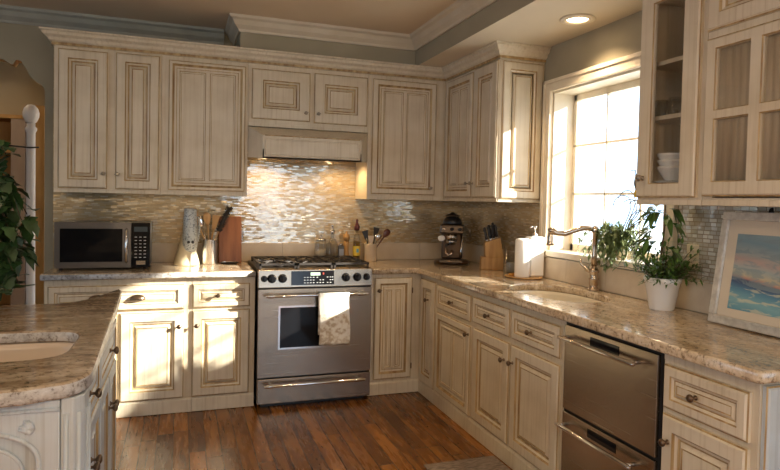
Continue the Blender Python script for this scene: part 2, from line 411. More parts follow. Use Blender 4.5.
# ------------------------------------------------------------------ cabinets
def base_cabinet(name, label, loc, rz, W, fronts, sink=False, depth=.60, ztop=.872, plinth=.095, group=None, cream='cream', side_rail=True):
    """loc = front left bottom corner of the face frame seen from the room, local x to the right, y into the wall"""
    t = thing(name, label, 'cabinet', loc, rz, group)
    mb = MB()
    if sink: mb.box(.001, W - .001, 0, depth, .004, .66); mb.box(.001, W - .001, 0, .02, .66, ztop); mb.box(.001, .02, .02, depth, .66, ztop); mb.box(W - .02, W - .001, .02, depth, .66, ztop)
    else: mb.box(.001, W - .001, 0, depth, .004, ztop)
    mb.box(.001, W - .001, -.002, .0, .845, ztop, 0)
    mb.build('body', [cream], t)
    pm = MB(); pm.hexa([(.001, -.012, .004), (W - .001, -.012, .004), (W - .001, 0, .004), (.001, 0, .004), (.001, -.010, plinth - .012), (W - .001, -.010, plinth - .012), (W - .001, 0, plinth), (.001, 0, plinth)])
    pm.build('plinth', [cream], t)
    for f in fronts:
        kind = f['k']; x, z, w, h = f['r']
        if kind == 'door':
            d = (double_panel(w, h, .04) if f.get('cols') == 2 else panel(w, h, frame=f.get('frame', .055))).build('door', [cream, 'glaze'], t, loc=(x, 0, z))
            for kx, kz in f.get('knobs', []): knob(d, kx - x, kz - z)
            for hx, hz in f.get('hinges', []):
                MB().lathe([(.004, -.02), (.005, -.018), (.005, .018), (.004, .02)], (0, -.012, 0), 8).build('hinge', 'bronze', d, loc=(hx - x, 0, hz - z))
        else:
            d = panel(w, h, frame=.036, rings=SMALLR).build('drawer', [cream, 'glaze'], t, loc=(x, 0, z))
            for kx, kz in f.get('knobs', []): knob(d, kx - x, kz - z)
            for kx, kz in f.get('cups', []): cup_pull(d, kx - x, kz - z)
    return t
def R(x0, x1, z0, z1): return (x0, z0, x1 - x0, z1 - z0)

YF = -.609     # face frame plane of the back run
XF = -.609     # of the right run
base_cabinet('base_cabinet', 'cream cabinet under the microwave, wide drawer with two cup pulls', (-3.03, YF, 0), 0, .84,
    [dict(k='drawer', r=R(.02, .79, .675, .835), cups=[(.285, .762), (.515, .758)]),
     dict(k='door', r=R(.02, .40, .10, .657), knobs=[(.375, .565)]), dict(k='door', r=R(.415, .79, .10, .657), knobs=[(.76, .565)])])
base_cabinet('base_cabinet', 'cream cabinet just left of the steel range, one narrow drawer over one door', (-2.19, YF, 0), 0, .395,
    [dict(k='drawer', r=R(.0, .36, .677, .832), knobs=[(.155, .756)]),
     dict(k='door', r=R(.0, .36, .10, .660), knobs=[(.026, .565)])])
base_cabinet('base_cabinet', 'cream cabinet with one tall door, between the range and the room corner', (-1.008, YF, 0), 0, .398,
    [dict(k='door', r=R(.04, .325, .115, .845), cols=2, frame=.05, knobs=[(.068, .757)], hinges=[(.328, .75), (.328, .2)])])
# right run: local x grows towards the camera
def right_cab(label, y0, y1, fronts, sink=False): return base_cabinet('base_cabinet', label, (XF, y0, 0), -PI / 2, y0 - y1, fronts, sink)
def RR(y0, ya, yb, z0, z1): return R(y0 - ya, y0 - yb, z0, z1)
right_cab('narrow cream corner cabinet with a single slim door, first of the run under the window', -.612, -.925,
    [dict(k='door', r=RR(-.612, -.64, -.915, .10, .842), frame=.06, knobs=[(.19, .706)])])
right_cab('cream cabinet with one drawer over one door, between corner cabinet and sink cabinet', -.926, -1.485,
    [dict(k='drawer', r=RR(-.926, -.945, -1.475, .675, .836), knobs=[(.294, .755)]), dict(k='door', r=RR(-.926, -.945, -1.475, .105, .65), cols=2, knobs=[(.535, .60)])])
right_cab('wide cream sink cabinet with two drawers over two doors, left of the dishwasher', -1.486, -2.443,
    [dict(k='drawer', r=RR(-1.486, -1.505, -1.948, .685, .836), knobs=[(.235, .76)]), dict(k='drawer', r=RR(-1.486, -1.972, -2.418, .685, .836), knobs=[(.69, .76)]),
     dict(k='door', r=RR(-1.486, -1.525, -1.950, .11, .655), knobs=[(.425, .558)]), dict(k='door', r=RR(-1.486, -1.975, -2.42, .11, .655), knobs=[(.515, .563)])], sink=True)
end = right_cab('cream end cabinet right of the dishwasher, drawer over door and pale end panel', -3.062, -3.462,
    [dict(k='drawer', r=RR(-3.062, -3.075, -3.435, .675, .832), knobs=[(.17, .755)]), dict(k='door', r=RR(-3.062, -3.075, -3.435, .10, .655), knobs=[(.05, .56)])])
# decorative end panel, front towards -y in world: child of the end cabinet, local frame turned back
ep = panel(.60, .76, frame=.075, x=0, z=.10).build('end_panel', ['daylit_white', 'glaze'], end, loc=(.401, 0.008, 0)); ep.rotation_euler = (0, 0, PI / 2)

# wall cabinets ------------------------------------------------------
ZB, ZT = 1.405, 2.334
def upper(name, label, loc, rz, W, fronts, depth=.328, zb=ZB, zt=ZT, hollow=False, group=None):
    t = thing(name, label, 'cabinet', (loc[0], loc[1], zb), rz, group)
    H = zt - zb; mb = MB()
    if hollow:
        mb.box(0.001, .018, 0, depth, 0, H); mb.box(W - .018, W - .001, 0, depth, 0, H); mb.box(.018, W - .018, depth - .012, depth, 0, H)
        mb.box(.018, W - .018, .0, depth - .012, 0, .03); mb.box(.018, W - .018, .0, depth - .012, H - .03, H)
        mb.box(.018, .045, 0, .02, .03, H - .03); mb.box(W - .045, W - .018, 0, .02, .03, H - .03)
    else: mb.box(.001, W - .001, 0, depth, 0, H)
    mb.build('body', 'cream', t)
    for f in fronts:
        x, z, w, h = f['r']; z -= zb
        d = (double_panel(w, h, f.get('frame', .045)) if f.get('cols') == 2 else panel(w, h, frame=f.get('frame', .055))).build('door', ['cream', 'glaze'], t, loc=(x, 0, z))
        for kx, kz in f.get('knobs', []): knob(d, kx - x, kz - zb - z, s=.9, mat='pewter')
    # light rail
    MB().box(.001, W - .001, -.006, .012, -.001, .022).build('light_rail', 'cream', t, bevel=.003)
    return t
upper('upper_cabinet', 'cream wall cabinet above the microwave with two narrow tall doors', (-3.03, -.33), 0, .635,
    [dict(r=R(.025, .31, 1.432, 2.315), knobs=[(.29, 1.53)]), dict(r=R(.358, .622, 1.432, 2.32), knobs=[(.372, 1.53)])])
upper('upper_cabinet', 'cream wall cabinet left of the range hood with one wide door of two panels', (-2.395, -.33), 0, .565,
    [dict(r=R(.045, .545, 1.436, 2.305), cols=2, frame=.022)])
upper('upper_cabinet', 'short cream cabinet above the range hood with two small square doors', (-1.83, -.33), 0, .872,
    [dict(r=R(.022, .432, 1.95, 2.30), frame=.075, knobs=[(.40, 2.01)]), dict(r=R(.462, .862, 1.945, 2.305), frame=.075, knobs=[(.49, 2.01)])], zb=1.90)
upper('upper_cabinet', 'cream wall cabinet right of the range hood with one double panel door', (-.958, -.33), 0, .628,
    [dict(r=R(.03, .545, 1.445, 2.305), cols=2, frame=.04, knobs=[(.50, 1.50)])])
ru = upper('upper_cabinet', 'cream wall cabinet on the window wall with two tall doors and panelled side', (-.33, -.33), -PI / 2, .89,
    [dict(r=R(.05, .515, 1.432, 2.315), frame=.045, cols=2, knobs=[(.49, 1.53)]), dict(r=R(.535, .885, 1.432, 2.325), frame=.07, knobs=[(.56, 1.53)])])
sp_ = panel(.30, .895, frame=.05, t=.016).build('side_panel', ['cream', 'glaze'], ru, loc=(.889, .015, .02)); sp_.rotation_euler = (0, 0, PI / 2)

# crown along the wall cabinets
cp = [(0, 2.335), (.012, 2.335), (.014, 2.352), (.028, 2.362), (.034, 2.378), (.055, 2.392), (.060, 2.408), (.072, 2.414), (.072, 2.424), (0, 2.424)]
tag(MB().sweep([(-3.03, 0), (-3.03, -.33), (-.33, -.33), (-.33, -1.22), (-.001, -1.22)], cp, mats=[0, 1, 0, 0, 0, 0, 0, 0, 0, 0]).build('crown_molding', ['cream', 'glaze']),
    'cream stepped crown moulding running along the tops of the back wall cabinets', 'crown moulding')

# near right: glass door cabinet and mullioned cabinet
gc = upper('glass_cabinet', 'cream glass-fronted wall cabinet beside the window with dishes on its shelves', (-.33, -2.555), -PI / 2, .375, [], hollow=True, zt=2.334)
gp = panel(.345, .885, frame=.082, through=True, rowcuts=[.058, .84])
hs = gp.holes; gd = gp.build('door', ['cream', 'glaze'], gc, loc=(.005, 0, .03))
for (a, b_, c, d) in hs: MB().box(a + .004, b_ - .004, -.010, -.007, c + .004, d - .004).build('glass_pane', 'cabglass', gd)
knob(gd, .05, .085, s=1.1, mat='pewter')
for z in (.368, .605):
    if z > .1: MB().box(.019, .356, .021, .314, z, z + .018).build('shelf', 'cream', gc)
mc = upper('upper_cabinet', 'cream wall cabinet with window-pane door lined with pleated fabric, above the painting', (-.33, -2.931), -PI / 2, .69, [], hollow=True, zt=2.334)
mp_ = panel(.668, .61, frame=.050, cols=3, mid=.044, through=True, rowcuts=[.055, .298, .328, .568])
hs = mp_.holes; md = mp_.build('door', ['cream', 'glaze'], mc, loc=(.006, 0, .035))
for (a, b_, c, d) in hs: MB().box(a + .004, b_ - .004, -.010, -.007, c + .004, d - .004).build('glass_pane', 'cabglass', md)
# pleated fabric
mb = MB(); n = 150; prev = None
for i in range(n + 1):
    x = .03 + .61 * i / n; y = .002 + .0015 * math.sin(i * .75) + .002 * math.sin(i * .31 + 1)
    cur = [mb.bm.verts.new((x, y, .03)), mb.bm.verts.new((x, y, .60))]
    if prev: f = mb.bm.faces.new((prev[0], cur[0], cur[1], prev[1])); f.smooth = True
    prev = cur
M['fabric'] = noisy('tan_linen', (.50, .40, .28), (.62, .51, .37), (60, 60, 3), .9)
fb = mb.build('pleated_lining', 'fabric', md, loc=(0, 0, 0), fix=False); sd = fb.modifiers.new('t', 'SOLIDIFY'); sd.thickness = .001
panel(.668, .245, frame=.06).build("door", ["cream", "glaze"], mc, loc=(.006, 0, .675))
tag(MB().sweep([(-.001, -2.555), (-.33, -2.555), (-.33, -3.622), (-.001, -3.622)], cp, side=-1 if False else 1, mats=[0, 1, 0, 0, 0, 0, 0, 0, 0, 0]).build('crown_molding', ['cream', 'glaze']),
    'cream crown moulding above the glass-fronted cabinets at the right', 'crown moulding')

MB().box(.02, .67, -.002, .018, .640, .682).build('rail', 'cream', mc)
# dishes in the glass cabinet
def cup_glass(x, y, z, h=.075, r=.03):
    return MB().lathe([(r * .75, 0), (r * .8, .004), (r, h), (r * .94, h), (r * .72, .008), (.001, .006)], (0, 0, 0), 16, cap=False).build('drinking_glass', 'jar', loc=(x, y, z))
for i, (x, y) in enumerate([(-.262, -2.608), (-.235, -2.655), (-.265, -2.70)]):
    tag(cup_glass(x, y, ZB + .3865), 'small clear glass on the middle shelf inside the glass-fronted cabinet', 'glass', 'glasses in the glass-fronted cabinet')
for i in range(5):
    tag(MB().lathe([(.035, 0), (.045, .003), (.082, .016), (.085, .018), (.080, .019), (.044, .007), (.001, .006)], (0, 0, 0), 28, cap=False).build('plate', 'paper', loc=(-.235, -2.668, ZB + .031 + i * .0135)),
        'white plate in the stack inside the glass-fronted cabinet', 'plate', 'plates stacked in the glass-fronted cabinet')
for i in range(3):
    tag(MB().lathe([(.035, 0), (.039, .004), (.068, .05), (.072, .06), (.068, .06), (.035, .008), (.001, .008)], (0, 0, 0), 28, cap=False).build('bowl', 'paper', loc=(-.235, -2.668, ZB + .031 + .0135 * 4 + .022 + i * .028)),
        'white bowl stacked on the plates inside the glass-fronted cabinet', 'bowl', 'bowls on the plate stack in the glass-fronted cabinet')
# metal ornament hanging from the glass cabinet's end
t = thing('hanging_charm', 'small metal charm with yellow tip hanging beside the glass-fronted cabinet', 'ornament', (-.322, -2.525, 1.56))
mb = MB(); mb.tube([(0, .03, .0), (0, -.0, .0), (0, -.006, -.02)], .0025, 8); mb.tube([(0, -.006, -.02), (-.004, -.008, -.06), (.004, -.004, -.09)], [.004, .008, .003], 8)
mb.tube([(0, -.006, -.02), (.012, -.0, -.05), (.010, -.004, -.08)], [.003, .006, .003], 8); mb.build('charm', 'pewter', t)
MB().lathe([(.001, -.125), (.006, -.118), (.007, -.105), (.003, -.09)], (.002, -.004, 0), 10).build('tip', simple('yellow_glass', (.75, .5, .05), .2), t)

# ------------------------------------------------------------------ range hood
h = thing('range_hood', 'cream wooden range hood with sloped front, above the steel range', 'range hood', (-1.83, -.33, 1.68))
mb = MB(); W = .871
# frustum whose front is inset from the back
bk = [(.002, 0, 0), (W, 0, 0), (W, 0, .215), (.002, 0, .215)]; fr = [(.085, -.15, -.012), (W - .085, -.15, -.012), (W - .085, -.15, .145), (.085, -.15, .145)]
v = [mb.bm.verts.new(p) for p in bk + fr]
for f in ((4, 5, 6, 7), (7, 6, 2, 3), (0, 4, 7, 3), (5, 1, 2, 6)): mb.bm.faces.new([v[i] for i in f])
mb.box(.002, W, 0, .328, .045, .215); mb.box(.002, W, 0, .012, .0, .045)
mb.hexa([(.085, -.15, -.012), (W - .085, -.15, -.012), (W - .085, -.135, -.012), (.085, -.135, -.012), (.085, -.15, .05), (W - .085, -.15, .05), (W - .085, -.135, .05), (.085, -.135, .05)])
mb.hexa([(.015, 0, .045), (W - .015, 0, .045), (W - .015, .01, .045), (.015, .01, .045), (.09, -.14, .045), (W - .09, -.14, .045), (W - .09, -.14, .05), (.09, -.14, .05)])
mb.build('body', ['cream', 'glaze'], h)
MB().box(.10, W - .10, -.154, -.1505, .142, .15).build('trim_strip', 'glaze', h)
panel(W - .19, .130, frame=.014, t=.005, rings=[(.004, .003, 0), (.006, .003, 0)]).build('front_panel', ['cream', 'glaze'], h, loc=(.095, -.1502, 0))
MB().box(.12, W - .12, .02, .25, .035, .0445).build('vent_grille', 'steel', h)
for x in (.16, W - .16):
    MB().lathe([(.03, 0), (.03, -.004), (.024, -.006)], (0, 0, 0), 20).build('hood_lamp', 'lampglow', h, loc=(x, .09, .0345))

# ------------------------------------------------------------------ countertops
E1 = -.652
oval = ell(-.315, -1.92, .205, .345, 44, 2.3)
slab('countertop', [(-1.006, -.022), (-1.006, E1), (-.66, E1), (-.654, -.66), (E1, -.70), (E1, -3.48), (-.64, -3.495), (-.022, -3.495), (-.022, -.022)], [oval], .874, .914, 'granite', .009)
tag(bpy.data.objects['countertop'], 'golden granite worktop running from the range round the corner under the window', 'countertop')
o = slab('countertop', [(-3.045, -.022), (-3.045, E1), (-1.797, E1), (-1.797, -.022)], [], .874, .914, ['granite', 'granite_edge'], .009)
tag(o, 'granite worktop under the microwave, left of the range', 'countertop')
# undermount sink
def basin(name, cx, cy, rx, ry, z, depth, mat, label, pw=2.3):
    mb = MB(); bm = mb.bm; rings = []
    for k, (s_, dz) in enumerate([(1.045, -.0005), (1.0, -.0005), (.985, -.02), (.95, -depth * .8), (.85, -depth * .97), (.5, -depth), (.10, -depth - .006)]):
        rings.append([bm.verts.new((x, y, z + dz)) for x, y in ell(cx, cy, rx * s_, ry * s_, 44, pw)])
    for a, b_ in zip(rings, rings[1:]):
        for i in range(44): f = bm.faces.new((a[i], a[(i + 1) % 44], b_[(i + 1) % 44], b_[i])); f.smooth = True
    bm.faces.new(rings[-1])
    o = mb.build('basin', mat)
    t = thing(name, label, 'sink', (cx, cy, z - depth)); o.parent = t; o.location = (-cx, -cy, -(z - depth))
    MB().lathe([(.042, .004), (.045, .0), (.04, -.003)], (0, 0, 0), 20).build('drain', 'chrome', t, loc=(0, 0, .0005))
    return t
basin('kitchen_sink', -.315, -1.92, .205, .345, .8735, .19, 'sinkcer', 'cream oval undermount sink set in the granite worktop under the window')

# stone upstand strips on the back and right walls
def upstand(mb, x0, x1, y0, y1, n, along):
    for i in range(n):
        if along == 'x':
            a = x0 + (x1 - x0) * i / n; b_ = x0 + (x1 - x0) * (i + 1) / n; mb.box(a + .001, b_ - .001, y0, y1, .9145, 1.052)
        else:
            a = y0 + (y1 - y0) * i / n; b_ = y0 + (y1 - y0) * (i + 1) / n; mb.box(x0, x1, a + .001, b_ - .001, .9145, 1.052)
mb = MB(); upstand(mb, -3.04, -.021, -.020, -.0005, 8, 'x'); struct('trim_1', mb, 'stone', bevel=.002)
mb = MB(); upstand(mb, -.020, -.0005, -3.49, -.021, 9, 'y'); struct('trim_2', mb, 'stone', bevel=.002)

# ------------------------------------------------------------------ range
RX0 = -1.787; RW = .776; RF = -.705
g = thing('kitchen_range', 'stainless steel gas range with towel on the oven handle, between the cream cabinets', 'range', (RX0, RF, 0))
MB().box(.004, RW - .004, .04, .655, .03, .90).build('body', 'black', g)
MB().box(.03, RW - .03, .05, .6, .003, .03).build('kick', 'black', g)
# control panel, slightly sloping
mb = MB(); mb.hexa([(0, 0, .805), (RW, 0, .805), (RW, .06, .805), (0, .06, .805), (0, .012, .922), (RW, .012, .922), (RW, .06, .930), (0, .06, .930)]); mb.build('control_panel', 'steel', g, bevel=.004)
mb = MB(); mb.hexa([(.215, -.002, .820), (.505, -.002, .820), (.505, .01, .820), (.215, .01, .820), (.215, .009, .912), (.505, .009, .912), (.505, .02, .912), (.215, .02, .912)])
dsp = mb.build('display', 'blackglass', g)
def onpanel(x0, x1, z0, z1, mat, name):
    f = lambda z: -.003 + (z - .820) / (.092) * .011 - .0002
    mb = MB(); mb.hexa([(x0, f(z0), z0), (x1, f(z0), z0), (x1, f(z0) + .002, z0), (x0, f(z0) + .002, z0), (x0, f(z1), z1), (x1, f(z1), z1), (x1, f(z1) + .002, z1), (x0, f(z1) + .002, z1)]); return mb.build(name, mat, dsp)
onpanel(.345, .41, .882, .902, 'lcd', 'readout')
onpanel(.428, .436, .888, .900, 'red_mark', 'indicator')
mb = MB()
for i, x in enumerate([.30, .32, .34, .36, .385, .405, .425, .455, .475, .49]):
    for j, z in enumerate([.832, .85, .868]):
        if random.random() < .75: mb.box(x, x + .009, -.0045 + (z - .82) * .12 - .0005, -.002 + (z - .82) * .12 + .001, z, z + .004)
mb.build('button_marks', 'white_mark', dsp)['kind'] = 'stuff'
for x, r in [(.038, .015), (.088, .021), (.158, .021), (.588, .021), (.668, .021), (.735, .017)]:
    r *= 1.12; mb = MB(); mb.lathe([(r * 1.25, 0), (r * 1.25, -.004), (r, -.006), (r * .95, -.026), (r * .85, -.03)], (0, 0, 0), 22, axis='y'); mb.box(-.004, .004, -.036, -.028, -r * .85, r * .85)
    k = mb.build('knob', 'bronze' if False else 'blackglass', g, loc=(x, .004, .866))
# oven door
mb = MB(); d = mb; W_, H0, H1 = RW - .006, .212, .795
x0, x1, z0, z1 = .003, RW - .003, H0, H1; wx0, wx1, wz0, wz1 = .145, .615, .405, .672
for a in ((x0, wx0, z0, z1), (wx1, x1, z0, z1), (wx0, wx1, z0, wz0), (wx0, wx1, wz1, z1)): mb.box(a[0], a[1], .0, .042, a[2], a[3])
dr = mb.build('oven_door', 'steel', g)
MB().box(wx0 - .004, wx1 + .004, .003, .012, wz0 - .004, wz1 + .004).build('window', 'blackglass', dr)
mb = MB()
for a in ((wx0 - .012, wx0, wz0 - .012, wz1 + .012), (wx1, wx1 + .012, wz0 - .012, wz1 + .012), (wx0, wx1, wz0 - .012, wz0), (wx0, wx1, wz1, wz1 + .012)): mb.box(a[0], a[1], -.003, .004, a[2], a[3])
mb.build('window_frame', 'chrome', dr)
def bar_handle(parent, x0, x1, z, so=.05, r=.010, orient='x'):
    mb = MB(); mb.tube([(x0, -so, z), (x0 + .01, -so, z), (x1 - .01, -so, z), (x1, -so, z)], [r * .7, r, r, r * .7], 14)
    for x in (x0 + .045, x1 - .045):
        mb.tube([(x, .0, z), (x, -so + .006, z)], [r * 1.1, r * .8], 10)
        mb.lathe([(r, -.03), (r * 1.5, -.026), (r * 1.15, -.018), (r * 1.5, -.006), (r * 1.15, .0), (r * 1.5, .010), (r, .016)], (x, -so, z), 14, axis='x')
    return mb.build('handle', 'chrome', parent)
bar_handle(dr, .04, RW - .04, .757)
MB().box(.004, RW - .004, .02, .05, .796, .8045).build('gap', 'gap', g)
lw = MB().box(.003, RW - .003, 0, .042, .035, .200).build('warming_drawer', 'steel', g, bevel=.003); bar_handle(lw, .04, RW - .05, .165)
MB().box(.004, RW - .004, .02, .05, .2005, .2115).build('gap', 'gap', g)
# cooktop & grates
MB().box(.0, RW, .06, .66, .905, .928).build('cooktop', 'black', g, bevel=.004)
for (cx, cy, r) in [(.17, .20, .045), (.17, .50, .035), (.38, .35, .05), (.59, .20, .035), (.59, .50, .045)]:
    MB().lathe([(r * 1.2, 0), (r * 1.2, .006), (r, .008), (r, .016), (r * .7, .02)], (0, 0, 0), 20).build('burner', 'iron', g, loc=(cx, cy, .928))
for gx0, gx1 in ((.012, .255), (.262, .506), (.513, .764)):
    mb = MB(); y0, y1 = .045, .585; zt = .962; cx = (gx0 + gx1) / 2
    for a in ((gx0, gx1, y0, y0 + .012), (gx0, gx1, y1 - .012, y1), (gx0, gx0 + .012, y0, y1), (gx1 - .012, gx1, y0, y1), (gx0, gx1, (y0 + y1) / 2 - .006, (y0 + y1) / 2 + .006)):
        mb.box(a[0], a[1], a[2], a[3], zt - .014, zt)
    for cy in (.19, .46):
        for k in range(8):
            an = k * PI / 4 + .0; L0, L1 = .028, .118 if k % 2 == 0 else .13
            mb.tube([(cx + L0 * math.cos(an), cy + L0 * math.sin(an), zt + .002), (cx + min(L1, .115) * math.cos(an), cy + L1 * math.sin(an), zt - .004)], [.0055, .006], 6)
    for (lx, ly) in ((gx0 + .008, y0 + .01), (gx1 - .008, y0 + .01), (gx0 + .008, y1 - .01), (gx1 - .008, y1 - .01)): mb.box(lx - .006, lx + .006, ly - .006, ly + .006, .928, zt - .004)
    mb.build('grate', 'iron', g)

# towel over the oven handle ------------------------------------------------
M['towel'] = newmat('printed_towel')[0]; nt = M['towel'].node_tree; b = [n for n in nt.nodes if n.type == 'BSDF_PRINCIPLED'][0]
n = N(nt, 'ShaderNodeTexNoise', i_Scale=34, i_Detail=5); nt.links.new(coords(nt), n.inputs['Vector'])
r = ramp(nt, n.outputs[0], [(.40, (.52, .42, .30)), (.50, (.74, .68, .57)), (.6, (.80, .76, .68))])
tc = N(nt, 'ShaderNodeTexCoord'); sp = N(nt, 'ShaderNodeSeparateXYZ'); nt.links.new(tc.outputs['Object'], sp.inputs[0])
lt = N(nt, 'ShaderNodeMath', operation='LESS_THAN'); nt.links.new(sp.outputs['Z'], lt.inputs[0]); lt.inputs[1].default_value = -.13
mx = N(nt, 'ShaderNodeMix', data_type='RGBA'); nt.links.new(lt.outputs[0], mx.inputs['Factor']); mx.inputs['A'].default_value = (.82, .78, .70, 1); nt.links.new(r.outputs[0], mx.inputs['B'])
nt.links.new(mx.outputs['Result'], b.inputs['Base Color']); b.inputs['Roughness'].default_value = .9
mb = MB(); cols, rows = 16, 44; grid = []
hy, hz, rr = RF - .05, .757, .0135; TW = .208; tx0 = -1.395
for j in range(rows + 1):
    s_ = j / rows; row = []
    for i in range(cols + 1):
        u = i / cols
        L = .335
        if s_ < .42: q = s_ / .42; y, z = hy + rr + .004 * math.sin(u * 9), hz - .27 * (1 - q)
        elif s_ < .5: a = (s_ - .42) / .08 * PI; y, z = hy + rr * math.cos(a), hz + rr * math.sin(a)
        else: q = (s_ - .5) / .5; y, z = hy - rr - .006 * q + .006 * math.sin(u * 8 + 1.3) * q, hz - L * q
        row.append(mb.bm.verts.new((u * TW + .006 * math.sin(s_ * 9) * (1 if s_ > .5 else 0) - tx0 * 0, y - hy, z - hz)))
    grid.append(row)
for j in range(rows):
    for i in range(cols): f = mb.bm.faces.new((grid[j][i], grid[j][i + 1], grid[j + 1][i + 1], grid[j + 1][i])); f.smooth = True
tw = mb.build('dish_towel', 'towel', loc=(tx0, hy, hz)); sd = tw.modifiers.new('t', 'SOLIDIFY'); sd.thickness = .003; sd.offset = 1
tag(tw, 'white patterned dish towel hanging over the oven door handle', 'towel')

# ------------------------------------------------------------------ dishwasher drawers
dw = thing('dishwasher', 'stainless steel two-drawer dishwasher built into the right run', 'dishwasher', (-.622, -2.446, 0), -PI / 2)
W = .612
MB().box(.0, W, .012, .58, .10, .872).build('body', 'gap', dw)
MB().box(.0, W, .02, .04, .004, .10).build('kick_plate', 'cream', dw)
for z0, z1 in ((.475, .855), (.105, .462)):
    d = MB().box(.012, W - .012, -.004, .012, z0, z1).build('drawer_front', 'steel', dw, bevel=.002)
    mb = MB(); hz = z1 - .052; mb.tube([(.02, -.045, hz), (.03, -.047, hz), (W - .10, -.047, hz), (W - .085, -.045, hz)], [.006, .009, .009, .006], 12)
    for x in (.045, W - .115): mb.tube([(x, -.004, hz), (x, -.045, hz)], .008, 10)
    mb.build('handle', 'chrome', d)
    MB().box(.20, .385, -.006, -.0035, z1 - .055, z1 - .018).build('vent_slot', 'blackglass', d)

# ------------------------------------------------------------------ setting: walls, ceiling, floor
CZ = 2.645; SZ = 2.425
YB = .12       # wall above and left of the tiled stretch
mb = MB(); mb.box(-7.5, 0.16, -8.0, 3.2, -.1, 0); struct('floor', mb, 'floor')
mb = MB(); mb.box(-7.5, -.59, -8.0, 3.2, CZ, CZ + .1); struct('ceiling', mb, 'ceil')
mb = MB(); mb.box(-.59, 0, -8.0, 0, SZ, CZ + .1)
so = struct('ceiling_soffit', mb, ['soffit', 'wall'])
for p in so.data.polygons:
    if p.normal.x < -.5: p.material_index = 1
mb = MB(); mb.box(-1.89, -.59, -.329, YB, SZ, CZ - .0005); struct('wall_chase', mb, 'wall')
mb = MB(); mb.box(-3.088, 0, 0, YB - .0005, 0, SZ - .003)
wb = struct('wall_back', mb, ['mosaic_x'])
mb = MB(); mb.box(-3.09, 0, YB, YB + .1, 0, CZ)
mb.box(-3.162, -3.0905, YB, YB + .1, 0, CZ)
struct('wall_north', mb, 'wall')
# scalloped header over the opening at the left
out = [(x - .02, z + .012) for x, z in [(-3.142, 2.10), (-3.16, 2.13), (-3.185, 2.145), (-3.225, 2.175), (-3.255, 2.235), (-3.285, 2.285), (-3.315, 2.29), (-3.335, 2.255), (-3.355, 2.262), (-3.39, 2.285), (-3.45, 2.29), (-3.6, 2.27), (-3.88, 2.29)]]
mb = MB(); bm = mb.bm
pf = [(x, z) for x, z in out] + [(-3.9, CZ), (-3.1622, CZ)]
fa = [bm.verts.new((x, YB, z)) for x, z in pf]; fb_ = [bm.verts.new((x, YB + .1, z)) for x, z in pf]
bm.faces.new(fa); bm.faces.new(fb_[::-1])
for i in range(len(pf)): bm.faces.new((fa[i], fa[(i + 1) % len(pf)], fb_[(i + 1) % len(pf)], fb_[i])).material_index = 1 if i < len(out) - 1 else 0
struct('wall_header', mb, ['wall', 'goldwood'])
mb = MB(); mb.box(-7.5, -3.9005, YB, YB + .1, 0, CZ); struct('wall_northwest', mb, 'wall')
mb = MB(); mb.box(-7.5, .1, 1.5, 1.6, 0, CZ); struct('wall_far', mb, 'beige')
mb = MB(); mb.box(-3.9, -3.08, .30, .36, .0, .86); struct('wall_half', mb, 'beige') if False else mb.bm.free()
# right wall with window opening
WY0, WY1, WZ0, WZ1 = -1.335, -2.385, 1.085, 2.125
mb = MB(); WT = .225
GA, GB = -4.9, -6.45
mb.box(0, WT, WY0, YB, 0, CZ, 0); mb.box(0, WT, GA, WY1, 0, CZ, 0); mb.box(0, WT, -8, GB, 0, CZ, 0); mb.box(0, WT, GB, GA, 2.25, CZ, 0); mb.box(0, WT, GB, GA, 0, .12, 0); mb.box(0, WT, WY1, WY0, 0, WZ0, 0); mb.box(0, WT, WY1, WY0, WZ1, CZ, 0)
struct('wall_right', mb, 'wall')
mb = MB(); mb.box(-.006, -.0002, -1.252, -.0005, 1.052, 1.45); struct('trim_3', mb, 'mosaic_y')
mb = MB(); mb.box(-.006, -.0002, -3.8, -2.466, 1.052, 1.45); struct('trim_4', mb, 'mosaic_s')
# left and rear walls, rear window wall lets cool daylight in
mb = MB(); mb.box(-7.6, -7.5, -2.5, 3.2, 0, CZ); mb.box(-7.6, -7.5, -8, -6.4, 0, CZ); mb.box(-7.6, -7.5, -6.4, -2.5, 0, .3); mb.box(-7.6, -7.5, -6.4, -2.5, 2.35, CZ); struct('wall_left', mb, 'wall')
mb = MB()
for i in range(6): y = -6.4 + 3.9 * i / 5; mb.box(-7.57, -7.53, y - .03, y + .03, .3, 2.35)
mb.box(-7.57, -7.53, -6.4, -2.5, .3, .36); mb.box(-7.57, -7.53, -6.4, -2.5, 2.29, 2.35)
struct('added_fill_window', mb, 'casing')  # left window added to give cool fill on the island
mb = MB(); ry = -6.6
mb.box(-7.5, -1.3, ry - .1, ry, 0, CZ); mb.box(-.1, .225, ry - .1, ry, 0, CZ); mb.box(-1.3, -.1, ry - .1, ry, 0, .12); mb.box(-1.3, -.1, ry - .1, ry, 2.35, CZ)
struct('wall_rear', mb, 'wall')
mb = MB()
for i in range(3): x = -1.3 + 1.2 * i / 2; mb.box(x - .03, x + .03, ry - .07, ry - .03, .12, 2.35)
mb.box(-1.3, -.1, ry - .07, ry - .03, .12, .20); mb.box(-1.3, -.1, ry - .07, ry - .03, 2.29, 2.35)
struct('window_2', mb, 'casing')
mb = MB()
for i in range(4): y = -6.415 + 1.48 * i / 3; mb.box(.06, .10, y - .035, y + .035, .12, 2.25)
mb.box(.06, .10, -6.45, -4.9, .12, .22); mb.box(.06, .10, -6.45, -4.9, 2.17, 2.25)
struct('window_3', mb, 'casing')
